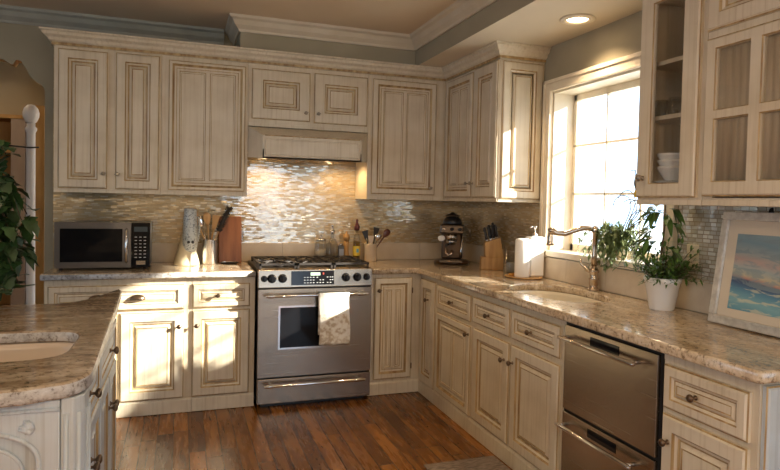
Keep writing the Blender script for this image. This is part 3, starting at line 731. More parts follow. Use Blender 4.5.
# window joinery
w = bpy.data.objects.new('window_1', None); COL.objects.link(w); w['kind'] = 'structure'; w.location = (0, WY1, WZ0)
def wbox(mb, x0, x1, ya, yb, z0, z1): mb.box(x0, x1, ya - WY1, yb - WY1, z0 - WZ0, z1 - WZ0)
mb = MB(); cw = .072
for (o_, th) in ((0, .022), (.05, .030)):
    pass
wbox(mb, -.024, -.0005, WY0, WY0 + cw, 1.053, WZ1 + cw); wbox(mb, -.024, -.0005, WY1 - cw, WY1, 1.053, WZ1 + cw); wbox(mb, -.024, -.0005, WY1, WY0, WZ1, WZ1 + cw)
wbox(mb, -.034, -.024, WY0 + cw - .02, WY0 + cw + .004, 1.053, WZ1 + cw + .004); wbox(mb, -.034, -.024, WY1 - cw - .004, WY1 - cw + .02, 1.053, WZ1 + cw + .004); wbox(mb, -.034, -.024, WY1 - cw - .004, WY0 + cw + .004, WZ1 + cw - .02, WZ1 + cw + .004)
wbox(mb, -.030, -.024, WY0 - .001, WY0 + .014, 1.053, WZ1 + .014); wbox(mb, -.030, -.024, WY1 - .014, WY1, 1.053, WZ1 + .014); wbox(mb, -.030, -.024, WY1, WY0, WZ1, WZ1 + .014)
mb.build('window_frame', 'casing', w, bevel=.004)
mb = MB(); wbox(mb, 0, WT, WY0 - .012, WY0 - .0003, WZ0, WZ1); wbox(mb, 0, WT, WY1 + .0003, WY1 + .012, WZ0, WZ1); wbox(mb, 0, WT, WY1 + .012, WY0 - .012, WZ1 - .012, WZ1 - .0003); mb.build('jamb', 'casing', w)
mb = MB(); wbox(mb, -.026, WT, WY1 - .0 , WY0, 1.058, WZ0 + .012); mb.build('window_sill', 'casing', w, bevel=.004)
mb = MB(); SA, SB = WY0 - .013, WY1 + .013; s0, s1 = WZ0 + .012, WZ1 - .012; sx0, sx1 = .150, .185
wbox(mb, sx0, sx1, SA - .032, SA, s0, s1); wbox(mb, sx0, sx1, SB, SB + .032, s0, s1); wbox(mb, sx0, sx1, SB, SA, s1 - .04, s1); wbox(mb, sx0, sx1, SB, SA, s0, s0 + .045)
for z in (1.467, 1.780): wbox(mb, sx0, .170, SB, SA, z - .007, z + .007)
for y in (-1.69, -2.01): wbox(mb, sx0, .170, y - .006, y + .006, s0, s1)
mb.build('sash', 'casing', w, bevel=.002)
mb = MB(); wbox(mb, .163, .166, SB + .03, SA - .03, s0 + .04, s1 - .035); mb.build('glass_pane', 'pane', w)

# ceiling crowns
cc = [(0, CZ - .10), (.012, CZ - .10), (.016, CZ - .085), (.04, CZ - .06), (.055, CZ - .03), (.075, CZ - .018), (.08, CZ - .001), (0, CZ - .001)]
struct('trim_5', MB().sweep([(-1.89, YB - .001), (-1.89, -.33), (-.591, -.33), (-.591, -8)], cc), 'trimp')
c2 = [(o, z - .0) for o, z in cc]
struct('trim_6', MB().sweep([(-7.4, YB - .001), (-1.975, YB - .001)], [(o + .0, z) for o, z in cc]), 'trimgrey')

# recessed lights
def downlight(x, y, z, label):
    t = thing('recessed_light', label, 'ceiling light', (x, y, z))
    MB().lathe([(.062, -.001), (.092, -.001), (.096, -.004), (.094, -.009), (.064, -.012), (.058, -.004)], (0, 0, 0), 32, cap=False).build('trim_ring', 'casing', t)
    MB().lathe([(.058, -.004), (.03, -.008), (.001, -.009)], (0, 0, 0), 24).build('bulb', 'lampglow', t)
downlight(-.215, -1.885, SZ, 'round recessed ceiling light glowing above the window')
def spot(x, y, z, e, size=2.2, col=(1, .74, .46), rad=.05, blend=.6):
    l = bpy.data.lights.new('lamp', 'SPOT'); l.energy = e; l.spot_size = size; l.spot_blend = blend; l.color = col; l.shadow_soft_size = rad
    o = bpy.data.objects.new('lamp', l); COL.objects.link(o); o.location = (x, y, z); return o
spot(-.215, -1.885, SZ - .03, 26)
for x, y in ((-3.0, -2.4), (-1.5, -2.4), (-3.0, -4.6), (-1.5, -4.6)):
    downlight(x, y, CZ, 'round recessed ceiling light in the main ceiling')
    spot(x, y, CZ - .03, 15, 2.6)
for o in list(COL.objects):
    if o.name.startswith('recessed_light') and o.get('label', '').endswith('main ceiling'): o['group'] = 'recessed lights in the main ceiling'
for x in (-1.67, -1.12):
    l = bpy.data.lights.new('hood_lamp', 'SPOT'); l.energy = 9; l.spot_size = 2.7; l.spot_blend = .5; l.color = (1, .66, .32); l.shadow_soft_size = .025
    o = bpy.data.objects.new('hood_lamp_light', l); COL.objects.link(o); o.location = (x, -.22, 1.70)

# daylight
S = bpy.data.lights.new('sun', 'SUN'); S.energy = 24; S.angle = .02; S.color = (1, .92, .80)
so_ = bpy.data.objects.new('sun', S); COL.objects.link(so_)
so_.rotation_euler = Vector((-1, .60, -.46)).to_track_quat('-Z', 'Y').to_euler()
wd = bpy.data.worlds.new('sky'); sc.world = wd; wd.use_nodes = True
bg = wd.node_tree.nodes['Background']; bg.inputs[0].default_value = (.56, .76, 1.0, 1); bg.inputs[1].default_value = 3.9
def portal(x, y, z, w_, h_, rot):
    l = bpy.data.lights.new('portal', 'AREA'); l.shape = 'RECTANGLE'; l.size = w_; l.size_y = h_; l.cycles.is_portal = True
    o = bpy.data.objects.new('portal', l); COL.objects.link(o); o.location = (x, y, z); o.rotation_euler = rot
portal(.21, (WY0 + WY1) / 2, (WZ0 + WZ1) / 2, 1.03, 1.03, (PI / 2, 0, PI / 2))
portal(.2, -5.67, 1.18, 1.55, 2.13, (PI / 2, 0, PI / 2))
portal(-7.52, -4.45, 1.32, 3.9, 2.05, (PI / 2, 0, -PI / 2))
portal(-.7, ry - .02, 1.23, 1.2, 2.2, (-PI / 2, 0, PI) if False else (PI / 2, 0, 0))
# ================================================================== island
M['islgranite'] = M['granite2']
isl_out = [(-3.9, -1.80), (-2.78, -1.77), (-2.72, -1.745), (-2.67, -1.68), (-2.62, -1.54), (-2.59, -1.43), (-2.565, -1.365), (-2.553, -1.365), (-2.543, -1.40), (-2.52, -1.9), (-2.50, -2.6), (-2.488, -2.93)]
isl_out += [(-2.488 - .075 * (1 - math.cos(a)), -2.97 - .12 * math.sin(a)) for a in [k * PI / 12 for k in range(7)]] + [(-2.62, -3.115), (-2.75, -3.13), (-3.9, -3.15)]
sink_h = ell(-2.86, -2.595, .272, .212, 44, 5)
o = slab('island_countertop', isl_out, [sink_h], .872, .914, ['granite2', 'granite_edge'], .010)
tag(o, 'brown streaked granite island top at the lower left with a sink cut-out', 'countertop')
basin('prep_sink', -2.86, -2.595, .272, .212, .8715, .18, 'sinkcer2', 'biscuit coloured undermount prep sink in the island top at the lower left', 5)
isl = thing('kitchen_island', 'cream and white carved kitchen island cabinet at the lower left', 'kitchen island', (-3.2, -2.4, 0))
IX = -2.550
def iloc(x, y, z): return (x + 3.2, y + 2.4, z)
mb = MB(); ox, oy = 3.2, 2.4
def ibox(mb, x0, x1, y0, y1, z0, z1, mi=0): mb.box(x0 + ox, x1 + ox, y0 + oy, y1 + oy, z0, z1, mi)
ibox(mb, -2.575, IX, -3.0, -1.72, .004, .870); ibox(mb, -3.9, -3.17, -3.058, -1.84, .004, .870); ibox(mb, -3.17, -2.575, -1.90, -1.84, .004, .870); ibox(mb, -3.17, -2.55, -3.058, -2.90, .004, .870); ibox(mb, -3.17, -2.575, -2.9, -1.9, .004, .3)
mb.build('body', 'daylit_white', isl)
# corner post with chamfer and flutes
mb = MB(); prof = [(-2.549, -3.068), (-2.520, -3.068), (-2.496, -3.04), (-2.496, -2.965), (-2.549, -2.965)]
v0 = [mb.bm.verts.new((x + ox, y + oy, .004)) for x, y in prof]; v1 = [mb.bm.verts.new((x + ox, y + oy, .871)) for x, y in prof]
mb.bm.faces.new(v0); mb.bm.faces.new(v1)
for i in range(5): mb.bm.faces.new((v0[i], v0[(i + 1) % 5], v1[(i + 1) % 5], v1[i]))
post = mb.build('corner_post', 'daylit_white', isl, bevel=.004)
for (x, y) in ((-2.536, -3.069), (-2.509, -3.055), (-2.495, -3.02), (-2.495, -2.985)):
    MB().tube([(x + ox, y + oy, .10), (x + ox, y + oy, .83)], .006, 8).build('bead', 'daylit_white', post)
# side fronts facing +x
for (ya, yb) in ((-2.955, -2.40), (-2.385, -1.80)):
    Wd = yb - ya
    d = panel(Wd, .165, frame=.034, rings=SMALLR).build('drawer', ['daylit_white', 'glaze'], isl, loc=iloc(IX, ya, .685)); d.rotation_euler = (0, 0, PI / 2)
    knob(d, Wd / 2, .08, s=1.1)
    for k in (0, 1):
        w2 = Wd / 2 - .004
        d = panel(w2, .555, frame=.05).build('door', ['daylit_white', 'glaze'], isl, loc=iloc(IX, ya + k * (w2 + .008), .11)); d.rotation_euler = (0, 0, PI / 2)
        knob(d, w2 - .026 if k == 0 else .026, .43, s=1.1)
# arched carved front panel facing -y
def vslab(name, outline, holes, y0, y1, mat, parent, bevel=.004):
    o = slab(name, outline, holes, 0, y1 - y0, mat, bevel, parent)
    for v in o.data.vertices: v.co = Vector((v.co.x, y1 - v.co.z, v.co.y))
    o.data.flip_normals(); o.data.update(); return o
xr = -2.550
def arch(x0, x1, z0, zt, r, n=10, dip=.0):
    pts = [(x0, z0), (x1, z0)]
    pts += [(x1 - r + r * math.cos(a), zt - r * .62 + r * .62 * math.sin(a)) for a in [PI / 2 * k / n for k in range(n + 1)]]
    pts += [(x0 + r - r * math.sin(a), zt - r * .62 + r * .62 * math.cos(a)) for a in [PI / 2 * k / n for k in range(n + 1)]]
    return pts
X0 = -3.28
sh = lambda pts: [(x + ox, z) for x, z in pts]
vslab('front_frame', sh([(X0, .10), (xr, .10), (xr, .868), (X0, .868)]), [sh(arch(X0 + .06, xr - .045, .16, .80, .13))], -3.0735 + oy, -3.0590 + oy, 'daylit_white', isl)
def molding(name, pts, y, r, mat='daylit_white', par=isl): return MB().tube([(x + ox, y + oy, z) for x, z in pts], r, 8, flat=.8).build(name, mat, par)
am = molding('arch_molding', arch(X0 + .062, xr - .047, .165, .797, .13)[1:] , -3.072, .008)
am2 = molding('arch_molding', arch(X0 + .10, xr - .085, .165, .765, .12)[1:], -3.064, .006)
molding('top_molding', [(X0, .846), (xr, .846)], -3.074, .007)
vslab('arch_panel', sh(arch(X0 + .10, xr - .085, .17, .762, .12)), [], -3.066 + oy, -3.0588 + oy, 'daylit_white', isl)
# carved leaves in the spandrel corner
random.seed(3)
for cx, sgn in ((xr - .045, -1), (X0 + .06, 1)):
    cm = MB()
    for k in range(7):
        a = PI * (.5 + .5 * k / 6) if sgn < 0 else PI * (.5 - .5 * k / 6)
        bx, bz = cx + sgn * .012, .800
        p0 = Vector((bx + ox, -3.075 + oy, bz)); dd = Vector((math.cos(a - sgn * .5), 0, math.sin(a - sgn * .5)))
        L = .022 + .02 * random.random()
        cm.tube([p0, p0 + dd * L * .5 + Vector((0, -.005, 0)), p0 + dd * L], [.004, .008, .002], 8)
    cm.build('carved_leaves', 'daylit_white', isl)

# ================================================================== things on the left worktop
mw = thing('microwave', 'stainless steel microwave oven on the left worktop', 'microwave', (-3.005, -.45, .9145))
MB().box(.004, .548, .02, .36, .012, .300).build('body', 'black', mw, bevel=.004)
for x in (.03, .52):
    for y in (.05, .33): MB().lathe([(.012, 0), (.012, .012)], (0, 0, 0), 12).build('foot', 'black', mw, loc=(x, y, .0005))
mb = MB(); 
for a in ((0, .03, .012, .302), (.388, .438, .012, .302), (.03, .388, .012, .05), (.03, .388, .262, .302)): mb.box(a[0], a[1], 0, .02, a[2], a[3])
d = mb.build('door', 'darksteel', mw)
MB().box(.03, .388, .004, .012, .05, .262).build('window', 'blackglass', d)
MB().tube([(.412, 0, .045), (.412, -.03, .06), (.412, -.032, .15), (.412, -.03, .245), (.412, 0, .262)], [.007, .009, .009, .009, .007], 12).build('handle', 'chrome', d)
cpn = MB().box(.440, .552, 0, .02, .012, .302).build('control_panel', 'blackglass', mw)
MB().box(.456, .536, -.0012, .001, .244, .276).build('readout', simple('dim_readout', (.05, .07, .08), .2), cpn)
mb = MB()
for j in range(7):
    for i in range(3): mb.box(.460 + i * .027, .474 + i * .027, -.001, .001, .075 + j * .022, .079 + j * .022)
mb.build('button_marks', 'white_mark', cpn)['kind'] = 'stuff'
MB().box(.47, .525, -.0015, .001, .03, .055).build('open_button', 'steel', cpn)

M['speckle'] = noisy('speckled_blue_grey_glaze', (.16, .18, .19), (.50, .53, .52), (110, 110, 110), .3, lo=.38, hi=.47, detail=2)
M['creamgl'] = simple('pale_yellow_glaze', (.72, .62, .42), .35)
pt = thing('ceramic_jug', 'tall speckled grey ceramic jug with flared pale yellow base, beside the utensil crock', 'jug', (-2.225, -.215, .9145))
MB().lathe([(.001, 0), (.084, 0), (.087, .006), (.082, .03), (.060, .11), (.042, .17), (.034, .22)], (0, 0, 0), 32).build('base', 'creamgl', pt)
mb = MB(); mb.lathe([(.001, .085), (.026, .088), (.042, .105), (.050, .14), (.051, .20), (.047, .28), (.042, .36), (.040, .388), (.034, .396), (.001, .398)], (.022, -.028, 0), 32, sy=1.0)
bd = mb.build('body', 'speckle', pt)
for x in (-.010, .016): MB().lathe([(.011, -.006), (.009, -.009), (.001, -.010)], (0, 0, 0), 14, axis='y').build('dark_dot', 'black', bd, loc=(.022 + x * 1.0, -.028 - .042, .165))
MB().tube([(.060, -.02, .34), (.078, -.02, .33), (.082, -.02, .26), (.074, -.02, .17), (.066, -.02, .16)], [.006, .008, .008, .007, .006], 10).build('handle', 'speckle', bd)
MB().box(.022, .058, -.088, -.060, .002, .085).build('pale_stripe', 'paper', pt, bevel=.008)

cr = thing('utensil_crock', 'brushed steel cylinder crock beside the brown cutting board', 'utensil crock', (-2.073, -.185, .9145))
mb = MB(); mb.lathe([(.001, 0), (.050, 0), (.052, .004), (.052, .172), (.0535, .178), (.049, .178), (.048, .01), (.001, .008)], (0, 0, 0), 32, cap=False); mb.build('body', 'steel_v', cr)
M['spoonwood'] = noisy('pale_spoon_wood', (.50, .29, .12), (.66, .43, .21), (40, 40, 5), .6)
def utensil(name, label, cat, a, b, kind, mat, base=(-2.073, -.185, .9145), grp=None):
    """a = foot inside the crock, b = tip, both relative to the crock"""
    a = Vector(a); b = Vector(b); d = (b - a); L = d.length; d.normalize()
    o = thing(name, label, cat, Vector(base) + a, 0, grp)
    q = Vector((0, 0, 1)).rotation_difference(d); o.rotation_mode = 'QUATERNION'; o.rotation_quaternion = q
    mb = MB()
    if kind == 'spoon':
        mb.tube([(0, 0, 0), (0, 0, L * .5), (0, 0, L * .76)], [.006, .005, .006], 10); h = mb.build('handle', mat, o)
        MB().lathe([(.006, L * .74), (.018, L * .80), (.028, L * .88), (.026, L * .95), (.012, L * .995), (.001, L)], (0, 0, 0), 18, sy=.32).build('bowl', mat, o)
    elif kind == 'spatula':
        mb.tube([(0, 0, 0), (0, 0, L * .72)], [.006, .006], 10); mb.build('handle', mat, o)
        MB().hexa([(-.012, -.003, L * .70), (.012, -.003, L * .70), (.012, .003, L * .70), (-.012, .003, L * .70), (-.026, -.002, L), (.026, -.002, L), (.026, .002, L), (-.026, .002, L)]).build('blade', mat, o, bevel=.002)
    elif kind == 'whisk':
        mb.tube([(0, 0, 0), (0, 0, L * .55)], [.008, .007], 10); mb.build('handle', mat, o)
        w_ = MB()
        for k in range(6):
            an = PI * k / 6; w_.tube([(math.cos(an) * .03 * math.sin(PI * t_ * 1.0) ** .8 * (1 if s_ > 0 else -1), math.sin(an) * .03 * math.sin(PI * t_) ** .8 * (1 if s_ > 0 else -1), L * (.55 + .45 * t_)) for s_ in (1,) for t_ in [0, .2, .4, .6, .8, 1]], .0014, 5)
            w_.tube([(-math.cos(an) * .03 * math.sin(PI * t_) ** .8, -math.sin(an) * .03 * math.sin(PI * t_) ** .8, L * (.55 + .45 * t_)) for t_ in [0, .2, .4, .6, .8, 1]], .0014, 5)
        w_.build('wires', mat, o)
    elif kind == 'brush':
        mb.tube([(0, 0, 0), (0, 0, L * .62)], [.005, .006], 10); mb.build('handle', 'spoonwood', o)
        w_ = MB(); random.seed(5)
        for k in range(150):
            z = L * (.56 + .44 * random.random()); an = random.random() * 2 * PI; r = .024
            w_.tube([(0, 0, z), (r * math.cos(an), r * math.sin(an), z + .012)], [.003, .0018], 4)
        w_.tube([(0, 0, L * .56), (0, 0, L)], .015, 8); w_.build('bristles', mat, o)
    return o
utensil('wooden_spoon', 'pale wooden spatula leaning left out of the steel crock', 'spatula', (.03, 0, .02), (-.120, -.055, .395), 'spatula', 'spoonwood')
utensil('serving_spoon', 'steel serving spoon standing in the steel crock', 'spoon', (.02, .015, .02), (-.075, .02, .345), 'spoon', 'chrome')
utensil('wooden_spoon', 'round wooden spoon standing upright in the middle of the steel crock', 'spoon', (.01, -.01, .02), (-.022, -.01, .37), 'spoon', 'spoonwood')
utensil('turner', 'clear pale turner rising behind the wooden spoon in the steel crock', 'turner', (0, .02, .02), (.012, .03, .39), 'spatula', 'jar')
utensil('wooden_spoon', 'amber wooden spatula leaning slightly right in the steel crock', 'spatula', (-.015, -.012, .02), (.045, -.02, .35), 'spatula', 'goldwood')
utensil('bottle_brush', 'dark bristled brush leaning right out of the steel crock', 'brush', (-.03, .0, .02), (.135, .0, .405), 'brush', 'iron')
M['walnut'] = noisy('red_brown_board', (.17, .055, .02), (.32, .12, .045), (22, 22, 2.5), .4)
# board leaning on the wall
t = thing('cutting_board', 'red-brown wooden cutting board leaning on the tiles left of the range', 'cutting board', (-2.005, -.105, .9150)); t.rotation_euler = (-.18, 0, 0)
MB().box(0, .165, 0, .020, 0, .345).build('board', 'walnut', t, bevel=.006)
MB().tube([(.166, .01, .27), (.176, .01, .265), (.176, .01, .17), (.166, .01, .165)], .003, 8).build('side_handle', 'iron', t)
t = thing('spoon_rest', 'small dark spoon rest with steel rim in front of the cutting board', 'spoon rest', (-1.935, -.19, .9145))
MB().lathe([(.001, .002), (.045, 0), (.058, .010), (.06, .014), (.055, .012), (.04, .005), (.001, .005)], (0, 0, 0), 24, sx=1.15, sy=.55, cap=False).build('dish', 'iron', t)
MB().tube([(-.05, 0, .014), (.0, -.008, .017), (.06, .0, .014)], [.007, .003, .004], 8).build('rim_bar', 'chrome', t)

# ================================================================== things behind the range
BZ = .9285
def bottle(name, label, x, y, z0, prof, mat, cat='bottle', extra=None):
    t = thing(name, label, cat, (x, y, z0)); MB().lathe(prof, (0, 0, 0), 20).build('glass_body', mat, t)
    return t
t = bottle('glass_canister', 'wide clear glass canister with steel clamp lid behind the burners', -1.245, -.075, BZ, [(.001, 0), (.044, 0), (.046, .01), (.046, .13), (.04, .15), (.001, .151)], 'jar', 'jar')
MB().lathe([(.044, .151), (.044, .16), (.015, .166), (.010, .175), (.014, .185), (.004, .19)], (0, 0, 0), 20).build('lid', 'chrome', t)
MB().lathe([(.001, .004), (.042, .004), (.042, .08), (.001, .08)], (0, 0, 0), 20).build('contents', simple('pale_grain', (.55, .47, .36), .8), t)
t = bottle('glass_decanter', 'square clear glass bottle with tall steel stopper behind the burners', -1.152, -.07, BZ, [(.001, 0), (.045, 0), (.046, .008), (.046, .12), (.03, .15), (.014, .165), (.014, .20), (.001, .201)], 'jar')
MB().lathe([(.013, .201), (.018, .206), (.018, .225), (.008, .232), (.007, .255), (.013, .265), (.004, .275)], (0, 0, 0), 16).build('stopper', 'chrome', t)
t = thing('pepper_mill', 'small wooden pepper mill between the glass bottles behind the burners', 'pepper mill', (-1.04, -.072, BZ))
MB().lathe([(.001, 0), (.026, 0), (.027, .02), (.018, .06), (.022, .10), (.024, .135), (.014, .145)], (0, 0, 0), 18).build('body', 'goldwood', t)
MB().lathe([(.014, .145), (.024, .152), (.026, .175), (.02, .195), (.006, .204), (.008, .214), (.002, .22)], (0, 0, 0), 18).build('head', 'goldwood', t)
t = thing('spice_tin', 'small dark square spice tin in front of the glass bottles behind the burners', 'tin', (-1.092, -.112, BZ))
MB().box(-.022, .022, -.015, .015, 0, .11).build('body', simple('dark_tin', (.10, .09, .08), .4), t, bevel=.003); MB().box(-.018, .018, -.0165, -.0148, .02, .085).build('label_patch', simple('grey_label', (.36, .36, .38), .5), t)
MB().lathe([(.016, .11), (.016, .125), (.001, .127)], (0, 0, 0), 14).build('lid', 'chrome', t)
t = bottle('oil_bottle', 'slim glass oil bottle with yellow label and dark pourer, rightmost of the bottles', -.958, -.078, BZ, [(.001, 0), (.028, 0), (.029, .006), (.029, .15), (.022, .185), (.012, .205), (.012, .235), (.001, .236)], 'jar')
MB().lathe([(.0297, .03), (.0297, .105)], (0, 0, 0), 20, cap=False).build('yellow_label', simple('yellow_paper', (.72, .52, .06), .6), t)
MB().box(-.010, .010, -.0312, -.0295, .055, .085).build('blue_emblem', simple('blue_ink', (.12, .35, .42), .6), t)
MB().lathe([(.016, .226), (.022, .232), (.022, .262), (.014, .278), (.008, .298), (.012, .306), (.004, .318)], (0, 0, 0), 14).build('pourer', simple('dark_red_plastic', (.10, .02, .015), .35), t)
MB().lathe([(.001, .003), (.026, .003), (.026, .14), (.001, .14)], (0, 0, 0), 18).build('oil', glass_mat('pale_oil', (.8, .68, .35), .1), t)
ck = (-.850, -.100, .9145)
t = thing('utensil_holder', 'short tan stone pot holding kitchen tools, right of the oil bottle', 'utensil holder', ck)
MB().lathe([(.001, 0), (.046, 0), (.048, .004), (.050, .13), (.052, .138), (.046, .138), (.043, .01), (.001, .008)], (0, 0, 0), 26, cap=False).build('pot', 'stone', t)
utensil('ladle', 'dark red-brown ladle leaning right out of the tan stone pot', 'ladle', (-.02, 0, .012), (.150, -.005, .250), 'spoon', simple('dark_red_brown', (.12, .035, .02), .3), ck)
utensil('serving_spoon', 'steel spoon leaning slightly right out of the tan stone pot', 'spoon', (-.01, .01, .012), (.075, .01, .215), 'spoon', 'chrome', ck)
utensil('scraper', 'pale scraper standing upright in the tan stone pot', 'scraper', (.0, -.01, .012), (.0, -.01, .20), 'spatula', simple('pale_silicone', (.62, .52, .42), .5), ck)
utensil('scraper', 'black scraper leaning left out of the tan stone pot', 'scraper', (.012, .012, .012), (-.045, .015, .24), 'spatula', 'black', ck)
utensil('peeler', 'thin black handled tool rising highest from the tan stone pot', 'tool', (.005, .015, .012), (.055, .02, .265), 'spatula', 'iron', ck)

# ================================================================== right worktop
M['darkpewter'] = simple('dark_pewter', (.15, .115, .085), .35, .9); M['darkbronze'] = simple('worn_bronze', (.10, .065, .042), .4, .85)
e = thing('espresso_machine', 'dark bronze and steel espresso machine in the room corner', 'espresso machine', (-.250, -.335, .9145), -.45); e.scale = (1.18, 1.18, 1.0)
mb = MB(); mb.lathe([(.001, 0), (.115, 0), (.118, .01), (.118, .022), (.10, .030), (.001, .030)], (0, 0, 0), 32); mb.build('base', 'bronze', e)
MB().box(-.075, .075, -.15, -.04, .018, .038).build('drip_tray', 'darkpewter', e, bevel=.004)
MB().box(-.070, .070, .0, .095, .03, .30)  .build('column', 'darkbronze', e, bevel=.015)
hd = MB().box(-.080, .080, -.085, .10, .235, .305).build('head', 'darkpewter', e, bevel=.012)
MB().lathe([(.001, .305), (.062, .305), (.066, .315), (.058, .345), (.04, .365), (.001, .368)], (0, .02, 0), 24).build('hopper', 'black', e)
MB().lathe([(.001, .368), (.05, .368), (.052, .375), (.02, .388), (.012, .40), (.001, .402)], (0, .02, 0), 24).build('hopper_lid', 'darkpewter', e)
MB().lathe([(.034, .185), (.034, .235)], (0, -.05, 0), 20).build('group_head', 'chrome', e)
mb = MB(); mb.lathe([(.001, .150), (.03, .155), (.036, .17), (.036, .185)], (0, -.05, 0), 20); mb.build('filter_basket', 'chrome', e)
mb = MB(); mb.tube([(0, -.08, .170), (-.02, -.15, .160), (-.03, -.20, .155)], [.006, .010, .011], 10); mb.build('portafilter_handle', 'black', e)
mb = MB(); mb.tube([(.062, -.05, .23), (.072, -.08, .19), (.062, -.09, .10), (.055, -.085, .055)], .005, 8); mb.build('steam_wand', 'chrome', e)
for x in (-.052, .0, .052): MB().lathe([(.013, -.086), (.014, -.090), (.012, -.104), (.004, -.106)], (0, 0, 0), 16, axis='y').build('dial', 'chrome' if x < 0 else 'black', e, loc=(x, 0, .272))
MB().lathe([(.022, -.09), (.024, -.094), (.018, -.098)], (0, 0, 0), 20, axis='y').build('gauge', 'paper', e, loc=(-.066, .0, .20))
mb = MB(); mb.tube([(-.03, -.088, .12), (-.035, -.095, .09), (-.02, -.10, .07), (0.0, -.10, .08), (.005, -.098, .11)], .007, 8); mb.build('spout', 'copper', e)
MB().tube([(.085, .0, .28), (.115, .0, .265), (.118, .0, .21)], [.010, .010, .008], 10).build('side_arm', 'pewter', e)

M['blockwood'] = noisy('honey_block_wood', (.42, .22, .07), (.60, .36, .14), (30, 30, 4), .45)
kb = thing('knife_block', 'honey coloured wooden knife block in the corner, left of the glass jar', 'knife block', (-.135, -.80, .9145), -.35)
mb = MB(); mb.hexa([(-.085, -.055, 0), (.06, -.055, 0), (.06, .055, 0), (-.085, .055, 0), (-.085, -.055, .085), (.06, -.055, .20), (.06, .055, .20), (-.085, .055, .085)])
mb.bm.free(); mb = MB()
mb.hexa([(-.085, -.055, .0), (.075, -.055, .0), (.075, .055, .0), (-.085, .055, .0), (-.085, -.055, .09), (.075, -.055, .09), (.075, .055, .09), (-.085, .055, .09)])
mb.hexa([(-.055, -.052, .089), (.078, -.052, .089), (.078, .052, .089), (-.055, .052, .089), (-.060, -.052, .195), (.050, -.052, .235), (.050, .052, .235), (-.060, .052, .195)])
mb.build('block', 'blockwood', kb, bevel=.004)
for i, (x, y, h_) in enumerate([(-.045, -.03, .11), (-.02, -.032, .12), (.006, -.03, .125), (.030, -.03, .12), (-.04, .01, .12), (-.010, .012, .13), (.02, .012, .14), (-.035, .035, .09), (.0, .036, .10)]):
    z = .20 + (x + .06) * .35
    bx = Vector((-.135, -.80, .9145)) + Matrix.Rotation(-.35, 3, 'Z') @ Vector((x, y, z + .001))
    k = thing('kitchen_knife', 'black handled kitchen knife standing in the honey coloured block', 'knife', bx, -.35, 'knives in the wooden block')
    MB().box(-.005, .005, -.009, .009, 0, .006).build('bolster', 'chrome', k)
    hm = MB(); hm.tube([(0, 0, .006), (-.008, 0, .03), (-.014, 0, h_ * .6), (-.024, 0, h_ * .78)], [.008, .0095, .0085, .010], 10); hm.build('handle', simple('dark_handle', (.03, .03, .035), .35), k)
t = thing('glass_jar', 'clear glass jar between the knife block and the white canister', 'jar', (-.095, -1.02, .9145))
MB().lathe([(.001, 0), (.056, 0), (.060, .01), (.060, .19), (.057, .19), (.055, .012), (.001, .010)], (0, 0, 0), 28, cap=False).build('glass_body', 'jar', t)
MB().lathe([(.001, .011), (.053, .011), (.053, .055), (.03, .07), (.001, .068)], (0, 0, 0), 24).build('contents', 'paper', t)
t = thing('tray', 'oval wooden tray under the white canister near the window', 'tray', (-.165, -1.30, .9145), .3)
MB().lathe([(.001, 0), (.10, 0), (.115, .008), (.112, .012), (.10, .006), (.001, .006)], (0, 0, 0), 36, sx=1.0, sy=1.15, cap=False).build('dish', 'blockwood', t)
t = thing('ceramic_canister', 'tall plain white ceramic canister on the wooden tray by the window', 'canister', (-.185, -1.315, .9215))
MB().lathe([(.001, 0), (.047, 0), (.050, .006), (.050, .235), (.046, .245), (.03, .25), (.001, .251)], (0, 0, 0), 32).build('body', 'paper', t)
t = thing('soap_dispenser', 'white square soap dispenser with steel pump behind the ceramic canister', 'soap dispenser', (-.085, -1.295, .9215))
MB().box(-.050, .050, -.045, .045, 0, .262).build('bottle', 'paper', t, bevel=.012)
MB().lathe([(.022, .262), (.024, .266), (.020, .282), (.008, .286), (.007, .312), (.012, .315), (.014, .328), (.004, .332)], (0, 0, 0), 18).build('pump', 'chrome', t)
MB().tube([(0, 0, .322), (-.03, -.01, .326), (-.048, -.016, .318)], [.006, .005, .004], 8).build('nozzle', 'chrome', t)
t = thing('sponge', 'small orange sponge lying on the wooden tray', 'sponge', (-.20, -1.232, .9215), .4)
MB().box(-.03, .03, -.02, .02, .0, .016).build('foam', noisy('orange_foam', (.62, .28, .05), (.75, .40, .10), (90, 90, 90), .9), t, bevel=.005)

# tap
fa_ = thing('kitchen_tap', 'tall antique bronze bridge tap with arched spout over the sink', 'tap', (-.068, -1.905, .9145))
MB().lathe([(.034, 0), (.036, .006), (.028, .014), (.022, .024), (.026, .034), (.026, .060), (.030, .066), (.024, .076), (.024, .100), (.030, .106), (.026, .118), (.016, .13), (.013, .15)], (0, 0, 0), 28).build('base', 'copper', fa_)
MB().lathe([(.016, .14), (.017, .20), (.014, .22), (.014, .32), (.018, .326), (.020, .345), (.014, .362), (.004, .368)], (0, 0, 0), 20).build('riser', 'copper', fa_)
sp0 = MB(); dirx, diry = -.93, .37
pts = [(0, 0, .335), (.03, 0, .352), (.07, 0, .352), (.12, 0, .336), (.17, 0, .318), (.215, 0, .320), (.245, 0, .334), (.262, 0, .330)]
sp0.tube([(p[0] * dirx, p[0] * diry, p[2]) for p in pts], [.012, .015, .0165, .0155, .016, .016, .022, .014], 14)
sp1 = sp0.build('spout', 'copper', fa_)
MB().lathe([(.012, .332), (.014, .31), (.018, .295), (.016, .28), (.021, .262), (.022, .250), (.014, .248)], (.25 * dirx, .25 * diry, 0), 18).build('spray_head', 'copper', fa_)
MB().tube([(0, 0, .10), (-.03, .02, .115), (-.055, .045, .15), (-.052, .05, .18)], [.010, .012, .009, .006], 12).build('side_lever', 'copper', fa_)

